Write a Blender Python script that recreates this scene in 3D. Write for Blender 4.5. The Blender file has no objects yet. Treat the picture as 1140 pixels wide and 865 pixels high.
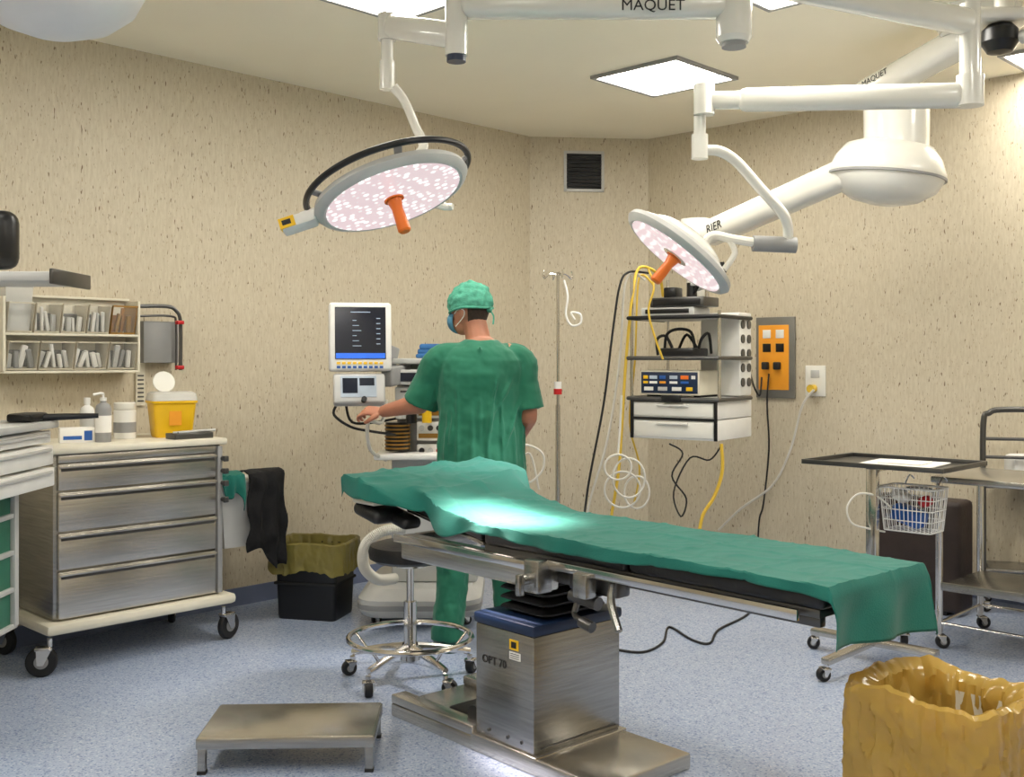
import bpy, bmesh, math, random
from mathutils import Vector, Matrix, noise
random.seed(7)
PI=math.pi
F=1190.0; CX=570.0; HY=400.0; CH=1.385; RH=3.0
V=Vector
C=bpy.context.scene.collection
# ------------------------------------------------------------------ helpers
def P(px,py,d): return V(((px-CX)*d/F, d, CH-(py-HY)*d/F))
def on_z(px,py,z):
    d=F*(CH-z)/(py-HY); return V(((px-CX)*d/F,d,z))
A46=math.radians(46)
UD=V((math.cos(A46),math.sin(A46),0)); WD=V((math.sin(A46),-math.cos(A46),0))
CL=V((.13,7.75,0)); CR=V((1.0,7.84,0)); ED=(CR-CL).normalized(); EN=V((ED.y,-ED.x,0))
def plane_pt(px,py,p0,n,off):
    q=p0+n*off; k=(px-CX)/F; d=q.dot(n)/(k*n.x+n.y); return P(px,py,d)
def LW(px,py,off=0): return plane_pt(px,py,CL,WD,off)
def RW(px,py,off=0): return plane_pt(px,py,CR,-UD,off)
def BW(px,py,off=0): return plane_pt(px,py,CL,EN,off)
MATS={}
def lin(c):
    return tuple(((x/255)/12.92 if x/255<=.04045 else ((x/255+.055)/1.055)**2.4) for x in c)
def mat(name,col,rough=.5,metal=0,var=.07,scale=9,bump=0,bscale=60,stretch=(1,1,1),emit=0,alpha=1,trans=0,coat=0,sss=0,sheen=0):
    m=bpy.data.materials.new(name); m.use_nodes=True; nt=m.node_tree; b=nt.nodes['Principled BSDF']
    tc=nt.nodes.new('ShaderNodeTexCoord'); mp=nt.nodes.new('ShaderNodeMapping'); mp.inputs['Scale'].default_value=stretch
    nt.links.new(tc.outputs['Object'],mp.inputs['Vector'])
    n=nt.nodes.new('ShaderNodeTexNoise'); n.inputs['Scale'].default_value=scale; n.inputs['Detail'].default_value=4
    nt.links.new(mp.outputs[0],n.inputs['Vector'])
    mr=nt.nodes.new('ShaderNodeMapRange'); mr.inputs['From Min'].default_value=.3; mr.inputs['From Max'].default_value=.7
    mr.inputs['To Min'].default_value=1-var; mr.inputs['To Max'].default_value=1+var
    nt.links.new(n.outputs['Fac'],mr.inputs['Value'])
    hs=nt.nodes.new('ShaderNodeHueSaturation'); hs.inputs['Color'].default_value=(*lin(col),1)
    nt.links.new(mr.outputs[0],hs.inputs['Value']); nt.links.new(hs.outputs[0],b.inputs['Base Color'])
    b.inputs['Roughness'].default_value=rough; b.inputs['Metallic'].default_value=metal
    if coat: b.inputs['Coat Weight'].default_value=coat
    if sheen: b.inputs['Sheen Weight'].default_value=sheen; b.inputs['Sheen Roughness'].default_value=.5
    if emit:
        nt.links.new(hs.outputs[0],b.inputs['Emission Color']); b.inputs['Emission Strength'].default_value=emit
    if alpha<1: b.inputs['Alpha'].default_value=alpha
    if trans: b.inputs['Transmission Weight'].default_value=trans
    if sss: b.inputs['Subsurface Weight'].default_value=sss; b.inputs['Subsurface Scale'].default_value=.02
    if bump:
        n2=nt.nodes.new('ShaderNodeTexNoise'); n2.inputs['Scale'].default_value=bscale; n2.inputs['Detail'].default_value=3
        nt.links.new(mp.outputs[0],n2.inputs['Vector'])
        bp=nt.nodes.new('ShaderNodeBump'); bp.inputs['Strength'].default_value=bump; bp.inputs['Distance'].default_value=.01
        nt.links.new(n2.outputs['Fac'],bp.inputs['Height']); nt.links.new(bp.outputs[0],b.inputs['Normal'])
    MATS[name]=m; return m
MAT={}
def frame(o,x,y,z):
    M=Matrix.Identity(4)
    for i,a in enumerate((x,y,z,o)):
        for j in range(3): M[j][i]=a[j]
    return M
def aim(o,z,xh=(1,0,0)):
    z=V(z).normalized(); y=z.cross(V(xh)).normalized(); x=y.cross(z).normalized(); return frame(V(o),x,y,z)
def catmull(pts,n,closed=False):
    pts=[V(p) for p in pts]; out=[]; N=len(pts)
    rng=range(N) if closed else range(N-1)
    for i in rng:
        if closed: p0,p1,p2,p3=pts[(i-1)%N],pts[i],pts[(i+1)%N],pts[(i+2)%N]
        else: p0,p1,p2,p3=pts[max(i-1,0)],pts[i],pts[i+1],pts[min(i+2,N-1)]
        for k in range(n):
            t=k/n
            out.append(.5*((2*p1)+(-p0+p2)*t+(2*p0-5*p1+4*p2-p3)*t*t+(-p0+3*p1-3*p2+p3)*t**3))
    if not closed: out.append(pts[-1])
    return out
class MB:
    def __init__(s,M=None): s.bm=bmesh.new(); s.M=M if M is not None else Matrix.Identity(4)
    def raw(s,verts,faces,bev=0,seg=2):
        vs=[s.bm.verts.new(s.M@V(v)) for v in verts]; fs=[]
        for f in faces:
            try: fs.append(s.bm.faces.new([vs[i] for i in f]))
            except Exception: pass
        if bev>0:
            es=set(e for f in fs for e in f.edges)
            bmesh.ops.bevel(s.bm,geom=list(es),offset=bev,segments=seg,affect='EDGES',profile=.5)
        return s
    def box(s,c,size,R=None,bev=0,seg=2):
        hx,hy,hz=size[0]/2,size[1]/2,size[2]/2; R=R or Matrix.Identity(3)
        vs=[V(c)+R@V((x*hx,y*hy,z*hz)) for x in(-1,1) for y in(-1,1) for z in(-1,1)]
        return s.raw(vs,[(0,1,3,2),(4,6,7,5),(0,4,5,1),(2,3,7,6),(0,2,6,4),(1,5,7,3)],bev,seg)
    def b(s,x0,x1,y0,y1,z0,z1,bev=0,seg=2): return s.box(((x0+x1)/2,(y0+y1)/2,(z0+z1)/2),(x1-x0,y1-y0,z1-z0),None,bev,seg)
    def bar(s,p0,p1,w,h,bev=0,up=(0,0,1),seg=3):
        p0=V(p0);p1=V(p1); x=(p1-p0); L=x.length; x=x.normalized(); y=V(up).cross(x).normalized(); z=x.cross(y)
        R=Matrix((x,y,z)).transposed(); return s.box((p0+p1)/2,(L,w,h),R,bev,seg)
    def loft(s,rings,caps=True,closed=False):
        n=len(rings[0]); vs=[v for r in rings for v in r]; fs=[]; m=len(rings)
        for i in range(m if closed else m-1):
            for j in range(n):
                a=i*n+j; b_=i*n+(j+1)%n; c=((i+1)%m)*n+(j+1)%n; d=((i+1)%m)*n+j
                fs.append((a,b_,c,d))
        if caps and not closed: fs.append(tuple(range(n))[::-1]); fs.append(tuple(range((m-1)*n,m*n)))
        return s.raw(vs,fs)
    def cyl(s,p0,p1,r0,r1=None,seg=18):
        r1=r0 if r1 is None else r1; p0=V(p0);p1=V(p1); z=(p1-p0).normalized()
        xh=V((1,0,0)) if abs(z.x)<.9 else V((0,1,0)); y=z.cross(xh).normalized(); x=y.cross(z)
        ring=lambda p,r:[p+(x*math.cos(a)+y*math.sin(a))*r for a in [2*PI*k/seg for k in range(seg)]]
        return s.loft([ring(p0,r0),ring(p1,r1)])
    def tube(s,pts,r,seg=8,sm=0,closed=False,fl=1,xh=None):
        pts=[V(p) for p in pts]; rr=r if isinstance(r,(list,tuple)) else [r]*len(pts)
        if sm:
            m=len(pts); pts=catmull(pts,sm,closed)
            if isinstance(r,(list,tuple)):
                q=[]
                for i in range(m-1):
                    for k in range(sm): q.append(r[i]+(r[i+1]-r[i])*k/sm)
                q.append(r[-1]); rr=q
            else: rr=[r]*len(pts)
        N=len(pts); rings=[]; x=None
        for i in range(N):
            if closed: t=(pts[(i+1)%N]-pts[(i-1)%N])
            else: t=pts[min(i+1,N-1)]-pts[max(i-1,0)]
            if t.length<1e-9: t=V((0,0,1))
            t.normalize()
            if x is None:
                h=V(xh) if xh else (V((1,0,0)) if abs(t.x)<.8 else V((0,1,0))); x=(h-t*h.dot(t)).normalized()
            else: x=(x-t*x.dot(t)).normalized()
            y=t.cross(x)
            rings.append([pts[i]+(x*math.cos(a)+y*fl*math.sin(a))*rr[i] for a in [2*PI*k/seg for k in range(seg)]])
        return s.loft(rings,True,closed)
    def lathe(s,prof,c=(0,0,0),seg=28,M=None):
        M=M or Matrix.Translation(V(c)); rings=[[M@V((max(r,1e-4)*math.cos(a),max(r,1e-4)*math.sin(a),z)) for a in [2*PI*k/seg for k in range(seg)]] for r,z in prof]
        return s.loft(rings)
    def ell(s,c,r,rz=0,seg=24,rings=14,clip=None,R=None):
        c=V(c); R=R or Matrix.Rotation(rz,3,'Z'); vs=[];fs=[];keep=[]
        for i in range(rings+1):
            th=PI*i/rings
            for j in range(seg):
                ph=2*PI*j/seg; u=V((math.sin(th)*math.cos(ph),math.sin(th)*math.sin(ph),math.cos(th)))
                if i in(0,rings): u=V((1e-4*math.cos(ph),1e-4*math.sin(ph),u.z))
                keep.append(clip(u) if clip else True)
                vs.append(c+R@V((u.x*r[0],u.y*r[1],u.z*r[2])))
        for i in range(rings):
            for j in range(seg):
                q=(i*seg+j,(i+1)*seg+j,(i+1)*seg+(j+1)%seg,i*seg+(j+1)%seg)
                if all(keep[k] for k in q): fs.append(q)
        if not clip: fs.append(tuple(range(seg))); fs.append(tuple(range(rings*seg,rings*seg+seg)))
        s.raw(vs,fs); bmesh.ops.delete(s.bm,geom=[v for v in s.bm.verts if not v.link_faces],context='VERTS'); return s
    def prism(s,poly,z0,z1,bev=0):
        n=len(poly); vs=[(x,y,z0) for x,y in poly]+[(x,y,z1) for x,y in poly]
        fs=[tuple(range(n))[::-1],tuple(range(n,2*n))]+[(i,(i+1)%n,n+(i+1)%n,n+i) for i in range(n)]
        return s.raw(vs,fs,bev)
    def build(s,name,m,parent=None,label=None,flat=False,kind=None,recalc=True):
        if recalc: bmesh.ops.recalc_face_normals(s.bm,faces=s.bm.faces)
        if parent is not None: Mi=MAT[parent.name].inverted(); loc=V((0,0,0))
        else:
            xs=[v.co.x for v in s.bm.verts]; ys=[v.co.y for v in s.bm.verts]; zs=[v.co.z for v in s.bm.verts]
            loc=V(((min(xs)+max(xs))/2,(min(ys)+max(ys))/2,min(zs)))
            Mi=Matrix.Translation(-loc)
        if kind=='structure': Mi=Matrix.Identity(4); loc=V((0,0,0))
        bmesh.ops.transform(s.bm,matrix=Mi,verts=s.bm.verts)
        if not flat:
            for f in s.bm.faces: f.smooth=True
            for e in s.bm.edges:
                if len(e.link_faces)==2 and e.calc_face_angle(0)>.62: e.smooth=False
        me=bpy.data.meshes.new(name); s.bm.to_mesh(me); s.bm.free()
        me.materials.append(MATS[m]); o=bpy.data.objects.new(name,me); C.objects.link(o); o.location=loc
        if parent is not None: o.parent=parent; MAT[o.name]=MAT[parent.name]
        else: MAT[o.name]=Matrix.Translation(loc)
        if label: o['label']=label
        if kind: o['kind']=kind
        return o
def tag(o,label,cat,group=None):
    o['label']=label; o['category']=cat
    if group: o['group']=group
    return o
def thing(name,label,cat,loc=(0,0,0),rz=0,group=None):
    o=bpy.data.objects.new(name,None); C.objects.link(o); o.location=loc; o.rotation_euler=(0,0,rz); o.empty_display_size=.1
    MAT[o.name]=Matrix.Translation(V(loc))@Matrix.Rotation(rz,4,'Z'); return tag(o,label,cat,group)
def L(t): return MB(MAT[t.name])
def text(body,size,M,name,m,parent,ext=.0008,label=None):
    cu=bpy.data.curves.new('t','FONT'); cu.body=body; cu.size=size; cu.align_x='CENTER'; cu.align_y='CENTER'; cu.extrude=ext; cu.resolution_u=3
    o=bpy.data.objects.new('t',cu); C.objects.link(o); dg=bpy.context.evaluated_depsgraph_get()
    me=bpy.data.meshes.new_from_object(o.evaluated_get(dg)); mb=MB(M)
    mb.raw([v.co.copy() for v in me.vertices],[tuple(p.vertices) for p in me.polygons])
    bpy.data.objects.remove(o); return mb.build(name,m,parent,flat=True,label=label)
RX90=Matrix.Rotation(PI/2,4,'X')
def caster(t,x,y,r=.05,a=0,z=0,wm='black_rubber',fm='chrome'):
    M=MAT[t.name]@Matrix.Translation(V((x,y,z)))@Matrix.Rotation(a,4,'Z')
    m=MB(M); m.cyl((0,0,r*1.9),(0,0,r*2.5),.012); m.b(-.012,r*.9,-.024,.024,r*1.75,r*1.95,.002)
    for sy in(-1,1): m.raw([(-.01,sy*.022,r*1.8),(r*.8,sy*.022,r*1.8),(r*.75,sy*.022,r*.8),(r*.35,sy*.022,r*.8),(-.01,sy*.026,r*1.8),(r*.8,sy*.026,r*1.8),(r*.75,sy*.026,r*.8),(r*.35,sy*.026,r*.8)],[(0,1,2,3),(7,6,5,4),(0,4,5,1),(1,5,6,2),(2,6,7,3),(3,7,4,0)])
    c=m.build('caster',fm,t)
    w=MB(M); w.lathe([(0,-.016),(r*.55,-.016),(r*.9,-.016),(r,-.009),(r,.009),(r*.9,.016),(r*.55,.016),(0,.016)],M=Matrix.Translation((r*.5,0,r))@RX90)
    w.build('wheel',wm,c)
    h=MB(M); h.lathe([(0,-.0185),(r*.45,-.0185),(r*.45,.0185),(0,.0185)],M=Matrix.Translation((r*.5,0,r))@RX90); h.build('hub','grey_plastic',c)
# ------------------------------------------------------------------ materials
mat('steel',(166,164,160),.27,.95,.16,5,.08,30,(1,1,22))
mat('steel_h',(198,194,186),.27,.92,.14,4,.06,30,(1,1,34))
mat('chrome',(215,213,210),.14,1,.03)
mat('dark_steel',(98,97,96),.34,.85,.1)
mat('white_enamel',(232,230,222),.25,0,.03,4,coat=.4)
mat('white_plastic',(234,233,229),.4,0,.04)
mat('cream_plastic',(222,216,198),.42,0,.05)
mat('grey_plastic',(146,146,146),.45,0,.06)
mat('light_grey',(192,192,190),.4,0,.05)
mat('black_rubber',(20,20,22),.6,0,.15)
mat('black_plastic',(15,15,18),.35,0,.12)
mat('black_vinyl',(20,20,23),.42,0,.15,bump=.15,bscale=90)
mat('navy',(22,40,70),.35,0,.08)
mat('screen_dark',(18,24,38),.15,0,.2,emit=.3)
mat('screen_blue',(40,92,190),.2,0,.1,emit=1.0)
mat('screen_text',(150,165,180),.3,0,.05,emit=.5)
mat('screen_grey',(150,160,170),.2,0,.15,emit=.4)
mat('green_cloth',(4,106,94),.8,0,.07,12,.2,220,sheen=.12)
mat('scrub_green',(24,108,82),.82,0,.08,5,.45,8,sheen=.15)
mat('cap_green',(78,158,134),.85,0,.22,34,.6,26)
mat('mask_blue',(84,140,170),.8,0,.06,bump=.3,bscale=60)
mat('skin',(184,124,98),.5,0,.06,14,.06,120,sss=.12)
mat('hair',(60,44,34),.75,0,.25,80,.5,150)
mat('clog',(16,68,58),.5,0,.1)
mat('orange',(240,120,30),.38,0,.04)
mat('orange_panel',(240,160,44),.4,0,.04)
mat('yellow_plastic',(240,192,30),.35,0,.05)
mat('yellow_hose',(216,180,60),.45,0,.05)
mat('yellow_bag',(216,184,100),.22,0,.10,7,.55,15,coat=.6)
mat('olive_bag',(152,140,76),.28,0,.15,9,.5,16,coat=.4)
mat('red_plastic',(190,30,34),.4,0,.05)
mat('blue_plastic',(40,92,170),.45,0,.1)
mat('blue_cloth',(56,112,172),.8,0,.1,bump=.3)
mat('clear_plastic',(224,224,218),.15,0,.05,alpha=.14)
mat('bin_edge',(214,206,186),.2,0,.05,alpha=.62)
mat('tub_plastic',(232,232,228),.25,0,.05,alpha=.6)
mat('paper_white',(238,236,231),.7,0,.05)
mat('brown_pack',(160,108,50),.6,0,.2)
mat('shelf_green',(48,116,92),.45,0,.08)
mat('brown_dark',(48,36,32),.6,0,.25,bump=.2)
mat('ink',(24,24,26),.5)
mat('ink_green',(60,90,40),.5)
mat('black_cloth',(12,12,15),.9,0,.3,bump=.4)
mat('vent_dark',(16,15,15),.6)
mat('hose_white',(214,211,202),.5)
mat('panel_grey',(124,122,116),.4,.3,.05)
mat('amber_stripe',(150,110,40),.4)
mat('tile_light',(255,250,239),.5,0,.02,emit=30)
for nm,fc in(('yellow_bag',.5),('olive_bag',.4)):
    nt=MATS[nm].node_tree; b=nt.nodes['Principled BSDF']; tr=nt.nodes.new('ShaderNodeBsdfTranslucent'); mx=nt.nodes.new('ShaderNodeMixShader'); mx.inputs[0].default_value=fc
    src=b.inputs['Base Color'].links[0].from_socket; nt.links.new(src,tr.inputs[0]); out=nt.nodes['Material Output']
    nt.links.new(b.outputs[0],mx.inputs[1]); nt.links.new(tr.outputs[0],mx.inputs[2]); nt.links.new(mx.outputs[0],out.inputs[0])
def lampface():
    m=mat('lamp_face',(236,214,226),.3); nt=m.node_tree; b=nt.nodes['Principled BSDF']
    tc=nt.nodes.new('ShaderNodeTexCoord'); v=nt.nodes.new('ShaderNodeTexVoronoi'); v.inputs['Scale'].default_value=30; v.inputs['Randomness'].default_value=.45
    nt.links.new(tc.outputs['Object'],v.inputs['Vector'])
    r=nt.nodes.new('ShaderNodeValToRGB'); r.color_ramp.elements[0].position=.26; r.color_ramp.elements[0].color=(1.2,1.15,1.12,1)
    r.color_ramp.elements[1].position=.42; r.color_ramp.elements[1].color=(.70,.56,.58,1)
    nt.links.new(v.outputs['Distance'],r.inputs[0]); nt.links.new(r.outputs[0],b.inputs['Emission Color']); b.inputs['Emission Strength'].default_value=1.08
    for l in list(b.inputs['Base Color'].links): nt.links.remove(l)
    b.inputs['Base Color'].default_value=(.12,.10,.11,1)
lampface()
def wallmat():
    m=bpy.data.materials.new('wall_vinyl'); m.use_nodes=True; nt=m.node_tree; b=nt.nodes['Principled BSDF']; MATS['wall_vinyl']=m
    tc=nt.nodes.new('ShaderNodeTexCoord')
    def nz(sc,scale,det=2):
        mp=nt.nodes.new('ShaderNodeMapping'); mp.inputs['Scale'].default_value=sc; nt.links.new(tc.outputs['Object'],mp.inputs[0])
        n=nt.nodes.new('ShaderNodeTexNoise'); n.inputs['Scale'].default_value=scale; n.inputs['Detail'].default_value=det; nt.links.new(mp.outputs[0],n.inputs['Vector']); return n
    def ramp(src,p0,p1,c0,c1):
        r=nt.nodes.new('ShaderNodeValToRGB'); r.color_ramp.elements[0].position=p0; r.color_ramp.elements[0].color=(*c0,1); r.color_ramp.elements[1].position=p1; r.color_ramp.elements[1].color=(*c1,1)
        nt.links.new(src,r.inputs[0]); return r
    def mul(a,bb):
        x=nt.nodes.new('ShaderNodeMixRGB'); x.blend_type='MULTIPLY'; x.inputs[0].default_value=1; nt.links.new(a,x.inputs[1]); nt.links.new(bb,x.inputs[2]); return x
    base=ramp(nz((1,1,.2),90,3).outputs['Fac'],.3,.7,lin((194,182,158)),lin((208,198,176)))
    st=ramp(nz((1,1,.28),95,1).outputs['Fac'],.69,.75,(1,1,1),(.36,.29,.24))
    st2=ramp(nz((1,1,.25),150,1).outputs['Fac'],.66,.74,(1,1,1),(.74,.66,.58))
    x=mul(base.outputs[0],st.outputs[0]); y=mul(x.outputs[0],st2.outputs[0])
    nt.links.new(y.outputs[0],b.inputs['Base Color']); b.inputs['Roughness'].default_value=.5
wallmat()
def floormat():
    m=bpy.data.materials.new('floor_vinyl'); m.use_nodes=True; nt=m.node_tree; b=nt.nodes['Principled BSDF']; MATS['floor_vinyl']=m
    tc=nt.nodes.new('ShaderNodeTexCoord')
    v=nt.nodes.new('ShaderNodeTexVoronoi'); v.inputs['Scale'].default_value=160; nt.links.new(tc.outputs['Object'],v.inputs['Vector'])
    sp=nt.nodes.new('ShaderNodeSeparateColor'); nt.links.new(v.outputs['Color'],sp.inputs[0])
    r=nt.nodes.new('ShaderNodeValToRGB'); r.color_ramp.interpolation='CONSTANT'; e=r.color_ramp.elements
    cols=[(0,(124,138,170)),(.10,(160,172,196)),(.5,(166,178,202)),(.86,(184,193,211)),(.95,(140,154,184))]
    e[0].position=0; e[0].color=(*lin(cols[0][1]),1); e[1].position=cols[1][0]; e[1].color=(*lin(cols[1][1]),1)
    for p,c in cols[2:]: q=e.new(p); q.color=(*lin(c),1)
    nt.links.new(sp.outputs[0],r.inputs[0]); nt.links.new(r.outputs[0],b.inputs['Base Color'])
    b.inputs['Roughness'].default_value=.24
floormat()
mat('ceiling_paint',(250,243,222),.8,0,.015,2)
mat('skirting',(112,122,150),.5,0,.06)
# ------------------------------------------------------------------ room
Lb=CL-UD*7.6; Rb=CR+WD*6.3
sx=(Rb-Lb).dot(WD); Bk=Lb+WD*sx
poly=[CL,CR,Rb,Bk,Lb]
for nm,z0,z1,mm in(('floor',-.1,0,'floor_vinyl'),('ceiling',RH,RH+.1,'ceiling_paint')):
    m=MB(); m.prism([(p.x,p.y) for p in poly],z0,z1); m.build(nm,mm,kind='structure',flat=True)
def wall(nm,a,b_,z0,z1,th,mm,inn=0):
    d=(b_-a).normalized(); n=V((-d.y,d.x,0))
    m=MB(); m.prism([((a-n*inn).x,(a-n*inn).y),((b_-n*inn).x,(b_-n*inn).y),((b_+n*th).x,(b_+n*th).y),((a+n*th).x,(a+n*th).y)],z0,z1); m.build(nm,mm,kind='structure',flat=True)
names=['back','right','rear_right','rear_left','left']
for i,nm in enumerate(names):
    a=poly[i]; b_=poly[(i+1)%5]
    wall('wall_'+nm,a,b_,0,RH,.1,'wall_vinyl')
    if i in(0,1,4): wall('baseboard_'+nm,a,b_,0,.1,0,'skirting',.012)
def cl(x,y,label):
    t=thing('ceiling_light',label,'ceiling light',(x,y,RH),A46,'square ceiling light panels')
    m=L(t); h=.3
    for a in((-h,h,-h,-h+.025),(-h,h,h-.025,h),(-h,-h+.025,-h+.025,h-.025),(h-.025,h,-h+.025,h-.025)): m.b(a[0],a[1],a[2],a[3],-.018,-.0005)
    m.build('frame','grey_plastic',t,flat=True)
    m=L(t); m.b(-h+.025,h-.025,-h+.025,h-.025,-.010,-.001); m.build('diffuser','tile_light',t,flat=True)
    m=L(t)
    for k in range(1,4):
        x=-h+.6*k/4; m.b(x-.003,x+.003,-h+.03,h-.03,-.0135,-.0105)
    m.build('louvre','grey_plastic',t,flat=True)
cl(.87,6.1,'square light panel set in ceiling above and right of the air vent')
cl(-.53,4.66,'square ceiling light panel cut by frame top, above first lamp arm')
cl(2.99,5.66,'square ceiling light panel at far right edge of ceiling')
cl(1.19,4.5,'square ceiling light panel cut by frame top behind the lettered arm')
for (x,y) in((-2.3,3.2),(-.3,1.5),(1.6,2.2),(3.4,3.6),(.5,-.5),(-2.0,.9)): cl(x,y,'square ceiling light panel behind the viewer')
a=BW(650,191); t=thing('air_vent','square dark louvred air vent high on the back wall','vent',(a.x,a.y,a.z),math.atan2(ED.y,ED.x))
m=L(t); h=.148
for q in((-h,h,-h,-h+.02),(-h,h,h-.02,h),(-h,-h+.02,-h,h),(h-.02,h,-h,h)): m.b(q[0],q[1],-.012,-.0005,q[2],q[3])
m.build('frame','light_grey',t,flat=True)
m=L(t); m.b(-h+.02,h-.02,-.002,-.0005,-h+.02,h-.02); m.build('backing','vent_dark',t,flat=True)
m=L(t)
for k in range(9):
    z=-h+.035+k*.0277; m.box((0,-.007,z),(.256,.016,.003),Matrix.Rotation(.6,3,'X'))
m.build('louvre','dark_steel',t,flat=True)
# ------------------------------------------------------------------ steel drawer cart (left)
ct=thing('drawer_cart','stainless steel four-drawer medical cart with cream top, against left wall','cart',(-1.708,4.955,0),A46)
m=L(ct); m.b(-.41,.41,.02,.55,.24,.965,.004); m.build('body','steel',ct)
m=L(ct); m.b(-.43,.43,-.02,.57,.968,1.0,.01); m.build('worktop','cream_plastic',ct)
m=L(ct); m.b(-.46,.47,-.04,.58,.185,.235,.02); m.build('bumper','cream_plastic',ct)
for z0,z1 in((.81,.925),(.63,.80),(.462,.62),(.245,.452)):
    m=L(ct); m.b(-.395,.375,-.005,.02,z0,z1,.004); m.b(-.395,.375,-.018,-.004,z1-.018,z1-.006,.003); d=m.build('drawer','steel_h',ct)
    m=L(ct); m.b(-.385,.365,-.0075,-.004,z1-.032,z1-.02); m.build('handle','dark_steel',d)
m=L(ct); m.b(-.395,.375,-.004,.02,.93,.962,.003); m.build('top_rail','steel_h',ct)
m=L(ct); m.b(.38,.405,-.012,.02,.245,.96,.003); m.build('corner_post','grey_plastic',ct)
for z in(.9,.84,.78,.7): m=L(ct); m.cyl((.405,-.01,z),(.405,-.04,z),.012); m.b(.392,.418,-.05,-.035,z-.014,z+.014,.004); m.build('hook','dark_steel',ct)
for x,y,a in((-.42,.03,2.6),(.43,.02,.3),(-.41,.5,2.0),(.41,.5,1.0)): caster(ct,x,y,.066,a)
def bottle(px,py,h,r,name,label,cat,col,cap,pump=False,stripe=None):
    p=on_z(px,py,1.0); t=thing(name,label,cat,p,0)
    m=L(t); m.lathe([(0,0),(r*.96,0),(r,.004),(r,h*.68),(r*.85,h*.76),(r*.38,h*.82),(r*.38,h*.85),(0,h*.85)]); m.build('body',col,t)
    if pump:
        m=L(t); m.cyl((0,0,h*.85),(0,0,h*.92),r*.42); m.cyl((0,0,h*.9),(0,0,h),.005); m.tube([(0,0,h),(-.01,-.01,h+.002),(-.035,-.03,h-.004)],.006); m.build('pump',cap,t)
    else:
        m=L(t); m.cyl((0,0,h*.85),(0,0,h),r*.45); m.build('cap',cap,t)
    if stripe:
        m=L(t); m.lathe([(r*1.01,h*.2),(r*1.02,h*.2),(r*1.02,h*.55),(r*1.01,h*.55)]); m.build('label',stripe,t)
bottle(97,489,.2,.033,'bottle','white plastic bottle with white cap standing behind the white carton','bottle','white_plastic','white_plastic',False,'light_grey')
bottle(115,492,.225,.036,'pump_bottle','grey pump dispenser bottle with white label on the steel cart','bottle','grey_plastic','white_plastic',True,'paper_white')
p=on_z(139,488,1.0); t=thing('jar','wide white tub with screw lid between pump bottle and yellow container','jar',p)
m=L(t); m.lathe([(0,0),(.05,0),(.052,.004),(.052,.135),(.046,.14),(0,.14)]); m.build('body','white_plastic',t)
m=L(t); m.lathe([(0,.141),(.05,.141),(.052,.145),(.052,.172),(.048,.176),(0,.176)]); m.build('lid','white_enamel',t)
m=L(t); m.lathe([(.0525,.03),(.0532,.03),(.0532,.08),(.0525,.08)]); m.build('label','grey_plastic',t)
p=on_z(86,493,1.0); t=thing('carton','small white carton with blue print at left end of cart top','box',p,A46-.3)
m=L(t); m.b(-.075,.075,0,.06,0,.07,.002); m.build('carton_body','paper_white',t)
m=L(t); m.b(-.06,.02,-.0012,-.0002,.015,.032); m.b(.03,.065,-.0012,-.0002,.01,.055); m.build('print','blue_plastic',t)
def sharps():
    p=on_z(191,486,1.0); t=thing('sharps_container','yellow sharps container with raised round white lid on steel cart','sharps container',p,A46-.25)
    def ring(z,w,d,r=.02):
        out=[]
        for cx,cy,a0 in((w-r,d-r,0),(-w+r,d-r,PI/2),(-w+r,-d+r,PI),(w-r,-d+r,1.5*PI)):
            for k in range(4): a=a0+k*PI/6; out.append((cx+r*math.cos(a),cy+r*math.sin(a),z))
        return out
    m=L(t); m.loft([ring(0,.085,.06),ring(.01,.09,.065),ring(.165,.105,.078),ring(.17,.112,.085),ring(.18,.112,.085)]); m.build('body','yellow_plastic',t)
    m=L(t); m.loft([ring(.181,.113,.086),ring(.215,.105,.08),ring(.225,.09,.06)]); m.build('lid','tub_plastic',t)
    m=L(t); m.lathe([(0,-.004),(.052,-.004),(.055,0),(.052,.004),(0,.004)],M=Matrix.Translation((-.03,.03,.272))@Matrix.Rotation(1.25,4,'X')); m.b(-.05,-.01,.04,.05,.215,.235); m.build('flap','white_enamel',t)
    m=L(t); m.b(-.03,.03,-.0755,-.0715,.06,.13); m.build('label','orange_panel',t)
sharps()
p=on_z(215,488,1.0); t=thing('kidney_tray','small grey tray of instruments at right end of cart top','tray',p,A46)
m=L(t); m.b(-.11,.09,-.03,.06,0,.008,.003); m.b(-.11,.09,-.035,-.028,0,.028,.003); m.b(-.11,.09,.056,.063,0,.028,.003); m.b(.085,.093,-.03,.06,0,.028,.002); m.b(-.113,-.106,-.03,.06,0,.028,.002); m.build('tray','dark_steel',t)
for q in(((-.08,0,.03),(.13,.02,.034),.007),((-.09,.03,.03),(.07,.0,.036),.006)): m=L(t); m.cyl(*q); m.build('instrument','light_grey',t)
R0=MAT[ct.name]
p=R0@V((.62,.26,.42)); t=thing('side_bin','white plastic bin hung at right end of steel cart','bin',p,A46)
m=L(t); m.loft([[(-.10,-.10,0),(.10,-.10,0),(.10,.10,0),(-.10,.10,0)],[(-.14,-.13,.33),(.14,-.13,.33),(.14,.13,.33),(-.14,.13,.33)]]); m.build('body','light_grey',t)
m=L(t); m.b(-.15,.15,-.14,.14,.33,.345,.004); m.build('rim','white_plastic',t)
m=L(t); m.bar((-.2,0,.3),(-.13,0,.3),.03,.03); m.build('bracket','steel',t)
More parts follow.
